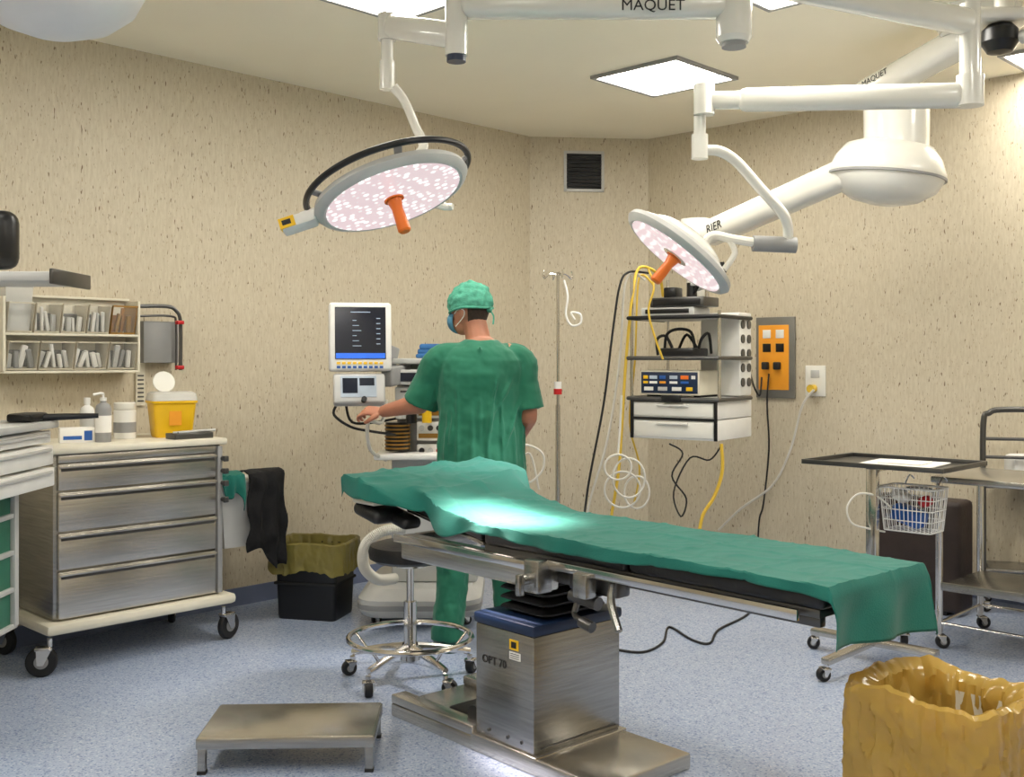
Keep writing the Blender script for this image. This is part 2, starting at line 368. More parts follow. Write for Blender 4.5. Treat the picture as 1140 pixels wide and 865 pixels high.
def cloth_over(name,label,M,x0,x1,drop0,drop1,mm,amp,seed):
    m=MB(M); nx,nz=18,22; vs=[];fs=[]
    for i in range(nx+1):
        u=i/nx; x=x0+(x1-x0)*u; dr=drop0+(drop1-drop0)*u+.03*math.sin(u*9+seed)
        for j in range(nz+1):
            v=j/nz; Lt=.12+dr; q=v*Lt
            if q<.12: y=.06-q*1.0; z=.02+.012*math.sin(q*30)
            else: y=-.06-.014*(1+math.sin(u*16+seed+v*2))*min(1,(q-.12)*9); z=.02-(q-.12)
            y+=amp*noise.noise(V((x*14+seed,q*10,0))); x2=x+amp*.8*noise.noise(V((q*8,seed,x*9)))
            vs.append((x2,y,z))
    for i in range(nx):
        for j in range(nz): a=i*(nz+1)+j; fs.append((a,a+1,a+nz+2,a+nz+1))
    m.raw(vs,fs); o=m.build(name,mm); s=o.modifiers.new('s','SOLIDIFY'); s.thickness=.005; return tag(o,label,'cloth')
cloth_over('black_cloth','black cloth draped over the bin beside the steel cart',MAT[t.name]@Matrix.Translation((.06,-.095,.362)),-.06,.16,.38,.52,'black_cloth',.03,2)
cloth_over('green_cloth','small green cloth hanging over the bin next to black cloth',MAT[t.name]@Matrix.Translation((-.08,-.10,.362)),-.08,.06,.06,.16,'green_cloth',.012,5)
# ------------------------------------------------------------------ wall bins
org=LW(80,415); rk=thing('wall_rack','beige wall rack frame holding nine small clear bins','rack',(org.x,org.y,0),A46)
def lx(px,off=.14): return (LW(px,400,off)-V((org.x,org.y,CH))).dot(UD)
zt=1.69; zm=1.508; zb=1.33
m=L(rk); xa,xb=lx(5),lx(153)
m.b(xa,xb,-.012,-.001,zb,zt)
for z in(zb-.006,zm-.004): m.b(xa-.008,xb+.008,-.15,-.001,z-.006,z+.006,.002)
m.b(xa-.008,xb+.008,-.04,-.001,zt-.006,zt+.006,.002)
for x in(xa-.004,xb+.004): m.b(x-.006,x+.006,-.15,-.001,zb,zt-.01)
m.build('rack_frame','cream_plastic',rk)
rows=[([7,38,68,97,123,152],zm+.004,.165),([7,43,83,120,152],zb+.004,.16)]
desc_t=['clear wall bin holding the translucent tub, leftmost of upper row','clear wall bin, second in upper row, holding white packs','clear wall bin, third in upper row, between two bins of white packs','clear wall bin, fourth in upper row, beside the brown-filled bin','clear wall bin full of brown items, rightmost of upper row']
desc_b=['clear wall bin, leftmost of the lower row','clear wall bin, second of the lower row','clear wall bin, third of the lower row','clear wall bin, rightmost of the lower row']
for ri,(pxs,z,h) in enumerate(rows):
    for i in range(len(pxs)-1):
        x0=lx(pxs[i])+.004; x1=lx(pxs[i+1])-.004; w=x1-x0
        loc=MAT[rk.name]@V(((x0+x1)/2,-.014,z))
        t=thing('wall_bin',(desc_t if ri==0 else desc_b)[i],'bin',loc,A46,'clear bins in the wall rack')
        hw=w/2; f0=.112; f1=.150; hf_=h*.86
        m=L(t); m.b(-hw,hw,-f0,0,0,.003)
        m.raw([(-hw,-f0,0),(hw,-f0,0),(hw,-f1,hf_),(-hw,-f1,hf_)],[(0,1,2,3)])
        m.build('bin_body','clear_plastic',t,flat=True)
        m=L(t)
        for sg in(-1,1):
            xs_=sg*hw; xi=xs_-sg*.003
            m.raw([(xs_,0,0),(xs_,-f0,0),(xs_,-f1,hf_),(xs_,0,hf_),(xi,0,0),(xi,-f0,0),(xi,-f1,hf_),(xi,0,hf_)],[(0,1,2,3),(4,7,6,5),(0,4,5,1),(1,5,6,2),(2,6,7,3),(3,7,4,0)])
        m.b(-hw,hw,-f1-.003,-f1,hf_-.008,hf_); m.b(-hw,hw,-f0-.003,-f0,0,.008)
        m.build('rim','amber_stripe' if (ri,i)==(0,4) else 'bin_edge',t,flat=True)
        if (ri,i)==(0,0):
            tb_=thing('clear_tub','translucent white tub of packs standing in upper left wall bin','tub',MAT[t.name]@V((0,-.068,.006)),A46)
            m=L(tb_); m.loft([[(-.05,-.035,0),(.05,-.035,0),(.05,.035,0),(-.05,.035,0)],[(-.064,-.05,.215),(.064,-.05,.215),(.064,.05,.215),(-.064,.05,.215)]]); m.build('tub_body','tub_plastic',tb_)
            m=L(tb_); m.b(-.067,.067,-.053,.053,.208,.214,.002); m.build('rim','white_plastic',tb_)
            m=L(tb_); m.b(-.03,.035,-.025,.02,.01,.14,.01); m.build('contents','light_grey',tb_)
            continue
        n=4 if w<.15 else 5
        for k in range(n):
            hh=h*random.uniform(.40,.76)
            xx=-hw+.006+(w-.012)*(k+.5)/n
            if (ri,i)==(0,4): mm=random.choice(['brown_pack','amber_stripe'])
            else: mm=random.choice(['paper_white','paper_white','paper_white','white_plastic','light_grey','grey_plastic'])
            R=Matrix.Rotation(random.uniform(-.3,.3),3,'Y')@Matrix.Rotation(.18,3,'X')
            q=MB(MAT[t.name]); q.box((xx,-.075-.012*(k%2),hh/2+.010),(w/n*random.uniform(.4,.8),.022,hh),R,.004)
            o=q.build('supply_pack',mm); tag(o,'small packaged supply standing in a clear wall bin','pack','supply packs in the wall bins')
        q=MB(MAT[t.name]); q.box((0,-.035,h*.3+.008),(w*.8,.03,h*.5),Matrix.Rotation(.08,3,'X'),.006)
        tag(q.build('supply_pack','dark_steel' if (ri,i)!=(0,4) else 'brown_pack'),'small packaged supply standing in a clear wall bin','pack','supply packs in the wall bins')
def wr(px,py,off): return LW(px,py,off)
t=thing('wall_bracket','grey tubular wall bracket with red clips beside the clear bins','bracket',LW(180,415),A46)
for q,r_ in(([wr(152,341,.12),wr(185,341,.12),wr(196,346,.12),wr(201,360,.12),wr(201,412,.12)],.010),([wr(152,352,.1),wr(190,352,.1),wr(196,362,.1),wr(196,412,.1)],.006)):
    m=MB(); m.tube(q,r_,8,4); m.build('tube','dark_steel',t)
m=MB(MAT[t.name]); 
x0=(LW(158,380,.05)-LW(180,415)).dot(UD); x1=(LW(197,380,.05)-LW(180,415)).dot(UD); z0=LW(180,404,.05).z-LW(180,415).z; z1=LW(180,358,.05).z-LW(180,415).z
m.b(x0,x1,-.07,-.002,z0,z1,.004); m.build('panel','grey_plastic',t)
for yy in(359,409):
    q=wr(200,yy,.13); m=MB(Matrix.Translation(q)@Matrix.Rotation(A46,4,'Z')); m.box((0,0,0),(.04,.03,.02),None,.004); m.build('clip','red_plastic',t)
m=MB(MAT[t.name]); a0=(LW(152,400,.02)-LW(180,415)).dot(UD)
m.b(a0,a0+.05,-.015,-.001,-.17,.12); m.build('slotted_strip','cream_plastic',t)
for k in range(7): m=MB(MAT[t.name]); m.b(a0+.008,a0+.042,-.0165,-.0155,-.15+k*.022,-.142+k*.022); m.build('slot','dark_steel',t)
# ------------------------------------------------------------------ left trolley
tr=thing('supply_trolley','white-drawered trolley with green cabinet cut by left frame edge','trolley',(-2.35,4.0,0),0)
m=L(tr); m.b(-.3,.315,-.4,.36,.30,.86,.004); m.build('cabinet','shelf_green',tr)
m=L(tr)
for z in(.30,.45,.60,.75,.85): m.b(-.3,.33,-.41,.37,z-.010,z+.010,.003)
m.b(.312,.335,.335,.37,.30,.86,.003); m.b(.312,.335,-.41,-.38,.30,.86,.003); m.build('frame','light_grey',tr)
for x in(-.26,.24):
    for y in(-.36,.32): m=L(tr); m.b(x-.015,x+.015,y-.015,y+.015,.10,.30); m.build('leg','light_grey',tr)
for z0,z1,x1 in((1.045,1.10,.46),(.955,1.04,.47),(.868,.95,.475)):
    m=L(tr); m.b(-.3,x1,-.42,.385,z0,z1-.006,.006); d=m.build('drawer','white_plastic',tr)
    m=L(tr); m.b(x1,x1+.012,-.38,.345,z1-.03,z1-.016,.004); m.build('handle','light_grey',d)
m=L(tr); m.b(-.32,.49,-.44,.40,1.105,1.135,.01); m.build('top','light_grey',tr)
m=L(tr); m.tube([(.43,.30,1.15),(.52,.38,1.15),(.64,.42,1.152)],[.016,.014,.010],10,4); m.b(.36,.46,.2,.36,1.137,1.17,.01); m.build('push_handle','black_plastic',tr)
m=L(tr); m.cyl((0,.0,1.13),(0,.0,1.9),.025); m.build('pole','steel',tr)
m=L(tr); m.b(-.15,.70,-.18,.14,1.665,1.70,.006); m.build('shelf','light_grey',tr)
m=L(tr); m.b(.70,.715,-.19,.15,1.655,1.71,.003); m.build('shelf_end','dark_steel',tr)
for x,y in((-.26,-.36),(.24,-.36),(-.26,.32),(.24,.32)): caster(tr,x,y,.045,2.6)
t=thing('monitor_back','black rounded monitor on grey shelf at left frame edge','monitor',(-2.05,3.98,1.701),.2)
m=L(t); m.b(-.2,.2,-.06,.05,.02,.24,.045,4); m.build('housing','black_plastic',t)
m=L(t); m.b(-.1,.1,-.05,.05,0,.022,.004); m.build('foot','black_rubber',t)
t=thing('lamp_dome','white rounded lamp dome at top left corner of ceiling','lamp',(-1.07,2.5,RH),0)
m=L(t); m.lathe([(0,-.86),(.06,-.855),(.13,-.83),(.18,-.79),(.205,-.74),(.20,-.70),(.15,-.66),(.06,-.64),(0,-.64)],seg=48); m.build('dome','white_plastic',t)
m=L(t); m.cyl((0,0,-.65),(0,0,-.02),.035); m.build('stem','white_enamel',t)
m=L(t); m.cyl((0,0,-.03),(0,0,-.001),.09); m.build('flange','white_enamel',t)
# ------------------------------------------------------------------ surgical lamps
def lamphead(t,o,n,R,arc,xh=(1,0,0)):
    M=aim(o,-V(n),xh)
    m=MB(M); m.lathe([(0,0),(R-.030,0),(R-.018,-.006),(R,.002),(R+.012,.018),(R+.006,.038),(R*.84,.062),(R*.45,.082),(.09,.090),(.07,.12),(0,.12)],seg=56); h=m.build('lamp_housing','light_grey',t)
    m=MB(M); m.lathe([(0,-.006),(R-.030,-.006),(R-.030,-.0005),(0,-.0005)],seg=56); m.build('lamp_face','lamp_face',h)
    m=MB(M); m.lathe([(0,-.012),(.04,-.012),(.04,-.004),(0,-.004)]); m.build('hub','orange',h)
    m=MB(M); m.lathe([(0,-.15),(.02,-.15),(.026,-.142),(.024,-.09),(.022,-.05),(.03,-.014),(0,-.013)]); m.build('handle','orange',t)
    if arc:
        a0,a1,mm,rr,ro,rz_=arc; m=MB(M); m.tube([((R+ro)*math.cos(a),(R+ro)*math.sin(a),rz_) for a in [a0+(a1-a0)*k/48 for k in range(49)]],rr,10); m.build('rim_rail',mm,t)
        for k in range(3):
            a=a0+(a1-a0)*(k+.5)/3; m=MB(M); m.bar(((R-.02)*math.cos(a),(R-.02)*math.sin(a),.04),((R+ro)*math.cos(a),(R+ro)*math.sin(a),rz_),.03,.012,.003); m.build('rail_bracket','grey_plastic',t)
    return M
AD=4.0
col=P(817,0,AD); mount=V((col.x,col.y,RH))
s1=thing('surgical_light','round surgical light with black rim over table, shining towards the green drape','surgical light',mount,0)
n1=V((.33,-.2,-.92)).normalized(); C1=P(438,220,4.2)
M1=lamphead(s1,C1,n1,.302,(PI-.15,2*PI+.6,'black_plastic',.013,.030,.066))
m=MB(M1); m.b(-.45,-.31,-.04,.05,.0,.05,.012); m.b(-.37,-.30,-.02,.06,.02,.06,.01); m.build('side_module','white_plastic',s1)
m=MB(M1); m.b(-.452,-.39,-.043,-.01,.004,.046); sk=m.build('sticker','yellow_plastic',s1)
m=MB(M1); m.b(-.44,-.405,-.0445,-.043,.015,.035); m.build('sticker_print','ink',sk)
m=MB(M1); m.tube([(.14,.25,.03),(.20,.33,.02),(.23,.33,.01)],[.02,.017,.014],10,4); m.build('grip','white_enamel',s1)
top1=C1-n1*.10
m=MB(); m.tube([top1,P(470,168,4.24),P(462,140,4.23),P(450,112,4.21),P(438,97,4.2)],[.028,.021,.018,.018,.020],12,5); m.build('rod','white_enamel',s1)
m=MB(); m.cyl(P(431,100,4.2),P(431,68,4.2),.030); m.build('joint','white_enamel',s1)
m=MB(); m.cyl(P(431,68,4.2),P(431,16,4.2),.024); m.cyl(P(431,45,4.2),P(431,16,4.2),.036); m.build('joint','white_enamel',s1)
m=MB(); m.bar(P(431,29,4.2),P(508,40,4.0),.075,.095,.03); m.build('link_arm','white_enamel',s1)
m=MB(); m.cyl(P(508,62,4.0),P(508,-25,4.0),.042,seg=24); m.build('elbow','white_enamel',s1)
m=MB(); m.cyl(P(508,69,4.0),P(508,61,4.0),.036); m.build('elbow_cap','navy',s1)
a0=P(512,2,AD); a1=P(812,3,AD); a1.z=a0.z
m=MB(); m.bar(a0,a1,.11,.122,.035); m.build('main_arm','white_enamel',s1)
m=MB(); m.cyl(P(817,42,AD),P(817,-40,AD),.066,seg=32); m.cyl(P(817,42,AD),P(817,48,AD),.066,.054,seg=32); m.cyl(P(817,-40,AD),V((col.x,col.y,RH)),.05); m.build('column','white_enamel',s1)
m=MB(); m.cyl(P(817,53,AD),P(817,47,AD),.045,seg=28); m.build('column_cap','grey_plastic',s1)
ax=(a1-a0).normalized(); tz=ax.cross(V((0,0,1)))
text('MAQUET',.058,frame(V((P(727,6,AD-.056).x,AD-.0562,P(727,6,AD-.056).z)),ax,V((0,0,1)),tz),'lettering','ink',s1)
m=MB(); m.cyl((mount.x,mount.y,RH-.04),(mount.x,mount.y,RH-.001),.16,seg=32); m.build('flange','white_enamel',s1)
# lamp 2
jc=P(1080,20,4.2)
s2=thing('surgical_light','tilted surgical light on long jointed white arm in front of pendant rack','surgical light',(jc.x,jc.y,2.3),0)
n2=V((-.62,-.04,-.76)).normalized(); C2=P(752,285,4.8)
M2=lamphead(s2,C2,n2,.272,None,(0,1,0))
m=MB(); m.bar(P(846,-22,AD),P(1084,26,4.2),.085,.10,.03); m.build('upper_arm','white_enamel',s2)
m=MB(); m.cyl(P(1080,5,4.2),P(1080,112,4.2),.040,seg=24); m.cyl(P(1080,84,4.2),P(1080,118,4.2),.052,seg=24); m.build('elbow','white_enamel',s2)
b0=P(1076,106,4.2); b1=P(790,112,4.6)
m=MB(); m.bar(b0,b0.lerp(b1,.88),.085,.10,.035); m.bar(b0.lerp(b1,.82),b1,.07,.075,.025); m.build('spring_arm','white_enamel',s2)
m=MB(); m.cyl(P(784,94,4.6),P(784,128,4.6),.045,seg=24); m.cyl(P(779,120,4.62),P(779,176,4.62),.026); m.cyl(P(779,150,4.62),P(779,177,4.62),.036); m.build('joint','white_enamel',s2)
m=MB(); m.tube([P(779,168,4.62),P(800,168,4.64),P(820,180,4.66),P(845,208,4.7),P(870,236,4.74),P(877,252,4.78),P(877,270,4.8)],.024,12,5); m.build('curved_rod','white_enamel',s2)
m=MB(); m.cyl(P(838,271,4.8),P(886,273,4.8),.036,seg=22); m.build('swivel','grey_plastic',s2)
m=MB(); m.tube([P(840,270,4.8),P(815,266,4.8),P(795,262,4.8),P(786,268,4.8),P(782,280,4.8)],.021,10,4); m.tube([P(812,267,4.8),P(818,282,4.8),P(806,300,4.8)],.014,8,4); m.build('yoke','white_enamel',s2)
m=MB(M2); m.ell((0,0,.06),(.2,.2,.07),clip=None); m.build('back_dome','white_enamel',s2)
# ------------------------------------------------------------------ equipment pendant
pm=P(1085,30,4.95)
pd=thing('equipment_pendant','white ceiling pendant with bulbous joint carrying the equipment shelves','ceiling pendant',(pm.x,pm.y,RH),0)
m=MB(); m.cyl((pm.x,pm.y,RH-.10),(pm.x,pm.y,RH-.001),.15,.2,seg=32); m.build('canopy','white_enamel',pd)
q0=V((pm.x,pm.y,2.89)); q1=P(992,90,5.4)
ux=(q0-q1).normalized(); uz=ux.cross(V((0,0,1))).normalized(); uy=uz.cross(ux)
m=MB(); m.bar(q0,q1-ux*.20,.16,.13,.045); m.build('upper_arm','white_enamel',pd)
text('MAQUET',.042,frame(q1-ux*.03+uz*.0815+uy*.020,ux,uy,uz),'lettering','ink',pd)
cc=P(998,190,5.4)
m=MB(); m.cyl((cc.x,cc.y,cc.z+.02),(cc.x,cc.y,2.70),.155,.16,seg=40); m.build('column','white_enamel',pd)
m=MB(Matrix.Translation(P(988,190,5.4))@Matrix.Rotation(.10,4,'Y')); m.lathe([(0,.15),(.15,.145),(.22,.12),(.265,.06),(.292,-.01),(.29,-.03),(.25,-.10),(.17,-.15),(.08,-.172),(0,-.175)],seg=56,M=Matrix.Diagonal((1,.75,1,1))); m.build('joint_cover','white_enamel',pd)
m=MB(Matrix.Translation(P(988,190,5.4))@Matrix.Rotation(.10,4,'Y')); m.lathe([(.283,-.04),(.296,-.04),(.296,-.028),(.283,-.028)],seg=56,M=Matrix.Diagonal((1,.75,1,1))); m.build('seam','grey_plastic',pd)
e0=P(930,198,5.45); e1=P(786,262,6.35)
m=MB(); m.bar(e0+(e0-e1)*.1,e1,.14,.15,.045); m.build('lower_arm','white_enamel',pd)
ux=(e0-e1).normalized(); uz=ux.cross(V((0,0,1))).normalized(); uy=uz.cross(ux)
text('RIER',.07,frame(e1+ux*.16+uz*.072,ux,uy,uz),'lettering','ink',pd)
TW=Matrix.Translation((1.04,6.3,0))@Matrix.Rotation(math.radians(-35),4,'Z')
tp=TW@V((.0,.1,0))
m=MB(); m.cyl((tp.x,tp.y,1.66),(tp.x,tp.y,2.2),.055); m.cyl((tp.x,tp.y,2.0),(tp.x,tp.y,2.22),.09,seg=24); m.build('drop_tube','white_enamel',pd)
m=MB(TW); m.b(.02,.27,.12,.3,1.17,1.66,.01); mc=m.build('media_column','white_plastic',pd)
for k in range(5):
    for j in range(2): m=MB(TW); m.cyl((.2705,.16+.09*j,1.25+.085*k),(.277,.16+.09*j,1.25+.085*k),.026); m.build('socket','dark_steel',mc)
for z in(1.635,1.40,1.165):
    m=MB(TW); m.b(-.27,.27,-.2,.3,z-.016,z,.003); s_=m.build('shelf','light_grey',pd)
    m=MB(TW); m.tube([(-.285,.25,z-.008),(-.285,-.215,z-.008),(.285,-.215,z-.008),(.285,.25,z-.008)],.012,8); m.build('shelf_rail','dark_steel' if z<1.5 else 'black_plastic',s_)
m=MB(TW); m.cyl((-.275,-.19,1.15),(-.275,-.19,1.88),.010); m.build('post','chrome',pd)
m=MB(TW); m.cyl((-.275,.28,1.15),(-.275,.28,1.88),.010); m.build('post','chrome',pd)
m=MB(TW); m.cyl((.28,-.19,1.15),(.28,-.19,1.66),.010); m.build('post','chrome',pd)
for z0,z1 in((1.045,1.145),(.925,1.04)):
    m=MB(TW); m.b(-.27,.27,-.2,.3,z0,z1,.006); d=m.build('drawer','white_plastic',pd)
    m=MB(TW); m.b(-.25,.25,-.206,-.2,z0+.012,z1-.012,.003); m.b(-.1,.1,-.222,-.205,z1-.03,z1-.018,.003); m.build('drawer_front','white_enamel',d)
m=MB(TW); m.b(-.275,-.255,-.21,-.2,.925,1.15,.002);m.b(.255,.275,-.21,-.2,.925,1.15,.002); m.b(-.275,.275,-.208,-.2,1.035,1.05); m.b(-.275,.275,-.208,-.2,1.138,1.152); m.build('drawer_trim','black_plastic',pd)
m=MB(TW); m.b(-.06,.06,-.235,-.21,1.14,1.18,.004); m.build('latch','black_plastic',pd)
def tl(x,y,z): return TW@V((x,y,z))
t=thing('electrosurgical_unit','electrosurgical unit with coloured button panel on middle pendant shelf','medical device',tl(-.04,.0,1.166),math.radians(-35))
m=L(t); m.b(-.19,.19,-.17,.10,.012,.155,.008); m.build('casing','cream_plastic',t)
m=L(t); m.b(-.18,.18,-.175,-.17,.022,.145,.002); fp=m.build('front_panel','navy',t)
for i,(x,z,w,h,c) in enumerate([(-.15,.115,.03,.02,'yellow_plastic'),(-.1,.115,.05,.02,'screen_grey'),(-.04,.115,.04,.02,'blue_plastic'),(.03,.115,.05,.02,'screen_grey'),(.1,.115,.05,.022,'orange'),(.155,.115,.025,.02,'paper_white'),(-.15,.085,.03,.015,'yellow_plastic'),(-.1,.085,.05,.014,'paper_white'),(-.04,.085,.04,.014,'orange_panel'),(.03,.085,.05,.014,'paper_white'),(.1,.085,.05,.014,'blue_plastic'),(-.13,.048,.06,.022,'paper_white'),(-.04,.048,.06,.022,'light_grey'),(.05,.048,.06,.022,'paper_white'),(.13,.048,.04,.022,'yellow_plastic')]):
    m=L(t); m.b(x-w/2,x+w/2,-.178,-.175,z-h/2,z+h/2,.001); m.build('button',c,fp)
for x in(-.15,.15): m=L(t); m.b(x-.02,x+.02,-.12,.12,0,.012); m.build('foot','black_rubber',t)
t=thing('foot_switch','black foot switch with coiled cables on upper-middle pendant shelf','foot switch',tl(-.02,-.04,1.401),math.radians(-35))
m=L(t); m.b(-.1,.12,-.1,.1,.0,.05,.01); m.build('base','black_plastic',t)
for q in([(-.09,-.05,.04),(-.07,-.06,.13),(0,-.06,.16),(.08,-.05,.14),(.1,-.04,.04)],[(.1,0,.03),(.15,-.06,.1),(.19,-.05,.13),(.17,.03,.02)],[(-.05,.06,.05),(.0,.06,.13),(.07,.05,.05)],[(-.15,-.02,.01),(-.14,-.05,.1),(-.08,-.06,.12),(-.04,-.05,.05)]):
    m=L(t); m.tube(q,.009,8,5); m.build('cable','black_rubber',t)
t=thing('flat_console','flat grey console lying on top pendant shelf','medical device',tl(-.05,.0,1.636),math.radians(-35))
m=L(t); m.b(-.17,.17,-.18,.04,.004,.05,.008); m.build('casing','light_grey',t)
m=L(t); m.b(-.14,.14,-.184,-.18,.014,.04,.002); m.build('front_panel','black_plastic',t)
t=thing('camera_console','small black camera console stacked on the grey console','medical device',tl(-.02,-.04,1.688),math.radians(-35))
m=L(t); m.b(-.14,.2,-.14,.07,0,.055,.006); m.build('casing','dark_steel',t)
m=L(t); m.b(-.12,.18,-.144,-.14,.008,.046,.002); m.build('front_panel','black_plastic',t)
m=L(t); m.b(-.1,-.02,-.05,.05,.055,.12,.01); m.build('adapter','black_plastic',t)
m=L(t); m.cyl((.08,-.04,.055),(.08,-.04,.14),.03); m.build('coupler','black_plastic',t)
m=L(t); m.tube([(.1,-.05,.08),(.18,-.12,.14),(.25,-.1,.12)],.01,8,4); m.build('cable','black_rubber',t)
m=L(t); m.cyl((.18,-.05,.0),(.18,-.05,.22),.012); m.build('stand_rod','chrome',t)
m=L(t); m.tube([(.12,-.05,.1),(.2,-.05,.13),(.24,0,.19)],.012,8,4); m.b(.08,.26,-.07,-.03,.12,.15,.006); m.build('clamp','light_grey',t)
m=L(t); m.b(.14,.29,-.08,-.02,.19,.21,.005); m.cyl((.27,-.05,.21),(.27,-.05,.25),.016); m.build('clamp','black_plastic',t)
# ceiling camera
cp=P(1113,42,4.4); t=thing('ceiling_camera','black camera pod under white bracket at top right corner','camera',(cp.x,cp.y,RH),0)
m=L(t); z=cp.z-RH; m.lathe([(0,z-.07),(.05,z-.06),(.075,z-.02),(.07,z+.03),(.05,z+.05),(0,z+.055)]); m.build('camera_body','black_plastic',t)
m=L(t); m.b(-.14,.12,-.10,.10,z+.055,z+.10,.02,4); m.cyl((.02,0,z+.09),(.02,0,0-.001),.04); m.build('bracket','white_enamel',t)
m=L(t); m.cyl((.07,-.05,z-.01),(.085,-.075,z-.012),.03); m.build('lens','light_grey',t)
# ------------------------------------------------------------------ wall outlets
c0=RW(864.5,398); w_=(RW(886,398)-RW(843,398)).length; hh=(RW(864,353)-RW(864,443)).length
t=thing('outlet_panel','orange outlet panel in grey frame on right wall behind pendant','electrical panel',c0,A46-PI/2)
m=L(t); m.b(-w_/2,w_/2,-.02,-.001,-hh/2,hh/2,.004); m.build('frame','panel_grey',t)
m=L(t); m.b(-w_*.42,w_*.36,-.026,-.02,-hh*.40,hh*.40,.003); pp=m.build('panel','orange_panel',t)
for i in range(2):
    for j in range(2):
        m=L(t); x=-w_*.2+i*w_*.34; z=hh*(.29-.17*j); m.b(x-.03,x+.03,-.03,-.026,z-.028,z+.028,.002); o=m.build('outlet','white_plastic' if j==0 else 'black_plastic',pp)
for i in range(2):
    m=L(t); x=-w_*.2+i*w_*.3; m.b(x-.022,x+.022,-.065,-.026,-.08,-.03,.008); m.build('plug','black_rubber',pp)
c1=RW(908.5,424); t=thing('wall_socket','white wall socket with plug right of the orange panel','wall socket',c1,A46-PI/2)
m=L(t); m.b(-.072,.072,-.012,-.001,-.10,.10,.006); m.build('plate','white_enamel',t)
m=L(t); m.b(-.03,.03,-.016,-.012,.02,.07,.002); m.build('switch','light_grey',t)
m=L(t); m.cyl((-.01,-.012,-.05),(-.01,-.06,-.05),.026); m.build('plug','yellow_hose',t)
# ------------------------------------------------------------------ cables
def cable(name,label,pts,r,mm,cat='cable',sm=6,group=None):
    m=MB(); m.tube(pts,r,8,sm); return tag(m.build(name,mm),label,cat,group)
cable('yellow_hose','yellow gas hose arching over left side of pendant shelves',[P(738,330,6.45),P(733,306,6.4),P(712,298,6.35),P(704,330,6.3),P(697,400,6.3),P(692,480,6.3),P(688,530,6.3),P(676,600,6.3)],.009,'yellow_hose','hose')
cable('yellow_hose','second yellow hose hanging straight beside the pendant post',[P(728,318,6.6),P(716,306,6.6),P(710,320,6.6),P(707,400,6.6),P(701,470,6.6),P(712,520,6.6),P(706,560,6.6)],.006,'yellow_hose','hose')
cable('black_cable','black cable hanging left of the pendant shelves',[P(722,304,6.5),P(700,303,6.45),P(690,318,6.4),P(682,370,6.4),P(672,450,6.4),P(655,540,6.4),P(648,600,6.4)],.007,'black_rubber')
cable('white_tube','white tube hanging next to the yellow hose',[P(718,312,6.5),P(704,304,6.48),P(695,322,6.45),P(690,400,6.45),P(676,490,6.45),P(656,560,6.45),P(652,600,6.4)],.007,'hose_white','hose')
cable('yellow_cable','thin yellow cable looping in front of pendant column',[P(722,300,6.0),P(728,320,5.95),P(722,345,5.95),P(728,372,5.95),P(738,400,5.98)],.006,'yellow_hose')
m=MB()
for k,(cx,cy,rx,ry) in enumerate([(688,520,15,14),(700,532,18,22),(693,545,20,20),(709,548,14,18)]):
    m.tube([P(cx+rx*math.cos(a),cy+ry*math.sin(a),6.1+.03*k) for a in [2*PI*i/14 for i in range(14)]],.006,6,2,True)
m.tube([P(692,440,6.12),P(690,480,6.12),P(688,506,6.1)],.007,6,3)
tag(m.build('coiled_tubing','hose_white'),'coiled clear tubing hanging below left of pendant shelves','tubing')
cable('yellow_hose','yellow hose hanging beneath the pendant drawers',[P(803,494,6.0),P(804,525,6.0),P(795,553,6.0),P(782,575,6.0),P(776,610,6.0)],.010,'yellow_hose','hose')
cable('black_cable','black cable looping beneath the pendant drawers',[P(745,494,6.05),P(760,505,6.05),P(748,530,6.05),P(764,555,6.05),P(758,575,6.05),P(750,548,6.1),P(768,510,6.15),P(790,512,6.15),P(803,496,6.15)],.005,'black_rubber')
cable('white_cable','white cable running down wall from the white socket',[RW(906,434,.06),RW(893,452,.07),RW(880,500,.05),RW(860,540,.04),RW(825,566,.04),RW(800,590,.04)],.008,'hose_white')
cable('power_cord','long black cord from orange panel across floor to table base',[RW(856,416,.05),RW(854,450,.05),RW(856,500,.05),RW(850,560,.03),V((*RW(845,600,.05).xy,.3)),V((*RW(843,610,.08).xy,.008)),on_z(842,664,.007),on_z(832,684,.007),on_z(800,701,.007),on_z(790,716,.007),on_z(770,712,.007),on_z(745,698,.007),on_z(738,715,.007),on_z(715,726,.007),on_z(680,722,.007)],.006,'black_rubber')
cable('black_cable','short black cable plugged into orange wall panel',[RW(848,420,.05),RW(846,440,.08),RW(840,432,.12),P(835,415,6.45)],.006,'black_rubber')
# ------------------------------------------------------------------ IV pole
ip=P(621,0,6.7); t=thing('iv_pole','tall chrome infusion pole standing between person and pendant shelves','iv pole',(ip.x,ip.y,0))
m=L(t); m.cyl((0,0,.12),(0,0,1.1),.016); m.build('lower_pole','chrome',t)
m=L(t); m.cyl((0,0,1.1),(0,0,1.93),.010); m.build('upper_pole','chrome',t)
m=L(t); m.cyl((0,0,1.165),(0,0,1.2),.026); m.build('clamp','red_plastic',t)
m=L(t); m.cyl((0,0,1.2),(0,0,1.245),.024); m.build('collar','white_plastic',t)
for a in(0,PI/2,PI,1.5*PI):
    c,s=math.cos(a+.3),math.sin(a+.3); m=L(t); m.tube([(0,0,1.91),(c*.05,s*.05,1.92),(c*.09,s*.09,1.89),(c*.095,s*.095,1.92),(c*.09,s*.09,1.94)],.005,6,3); m.build('hook','chrome',t)
for k in range(5):
    a=2*PI*k/5+.4; c,s=math.cos(a),math.sin(a); m=L(t); m.tube([(0,0,.15),(c*.1,s*.1,.14),(c*.26,s*.26,.1)],.013,8,3); m.build('leg','chrome',t); caster(t,c*.26,s*.26,.03,a)
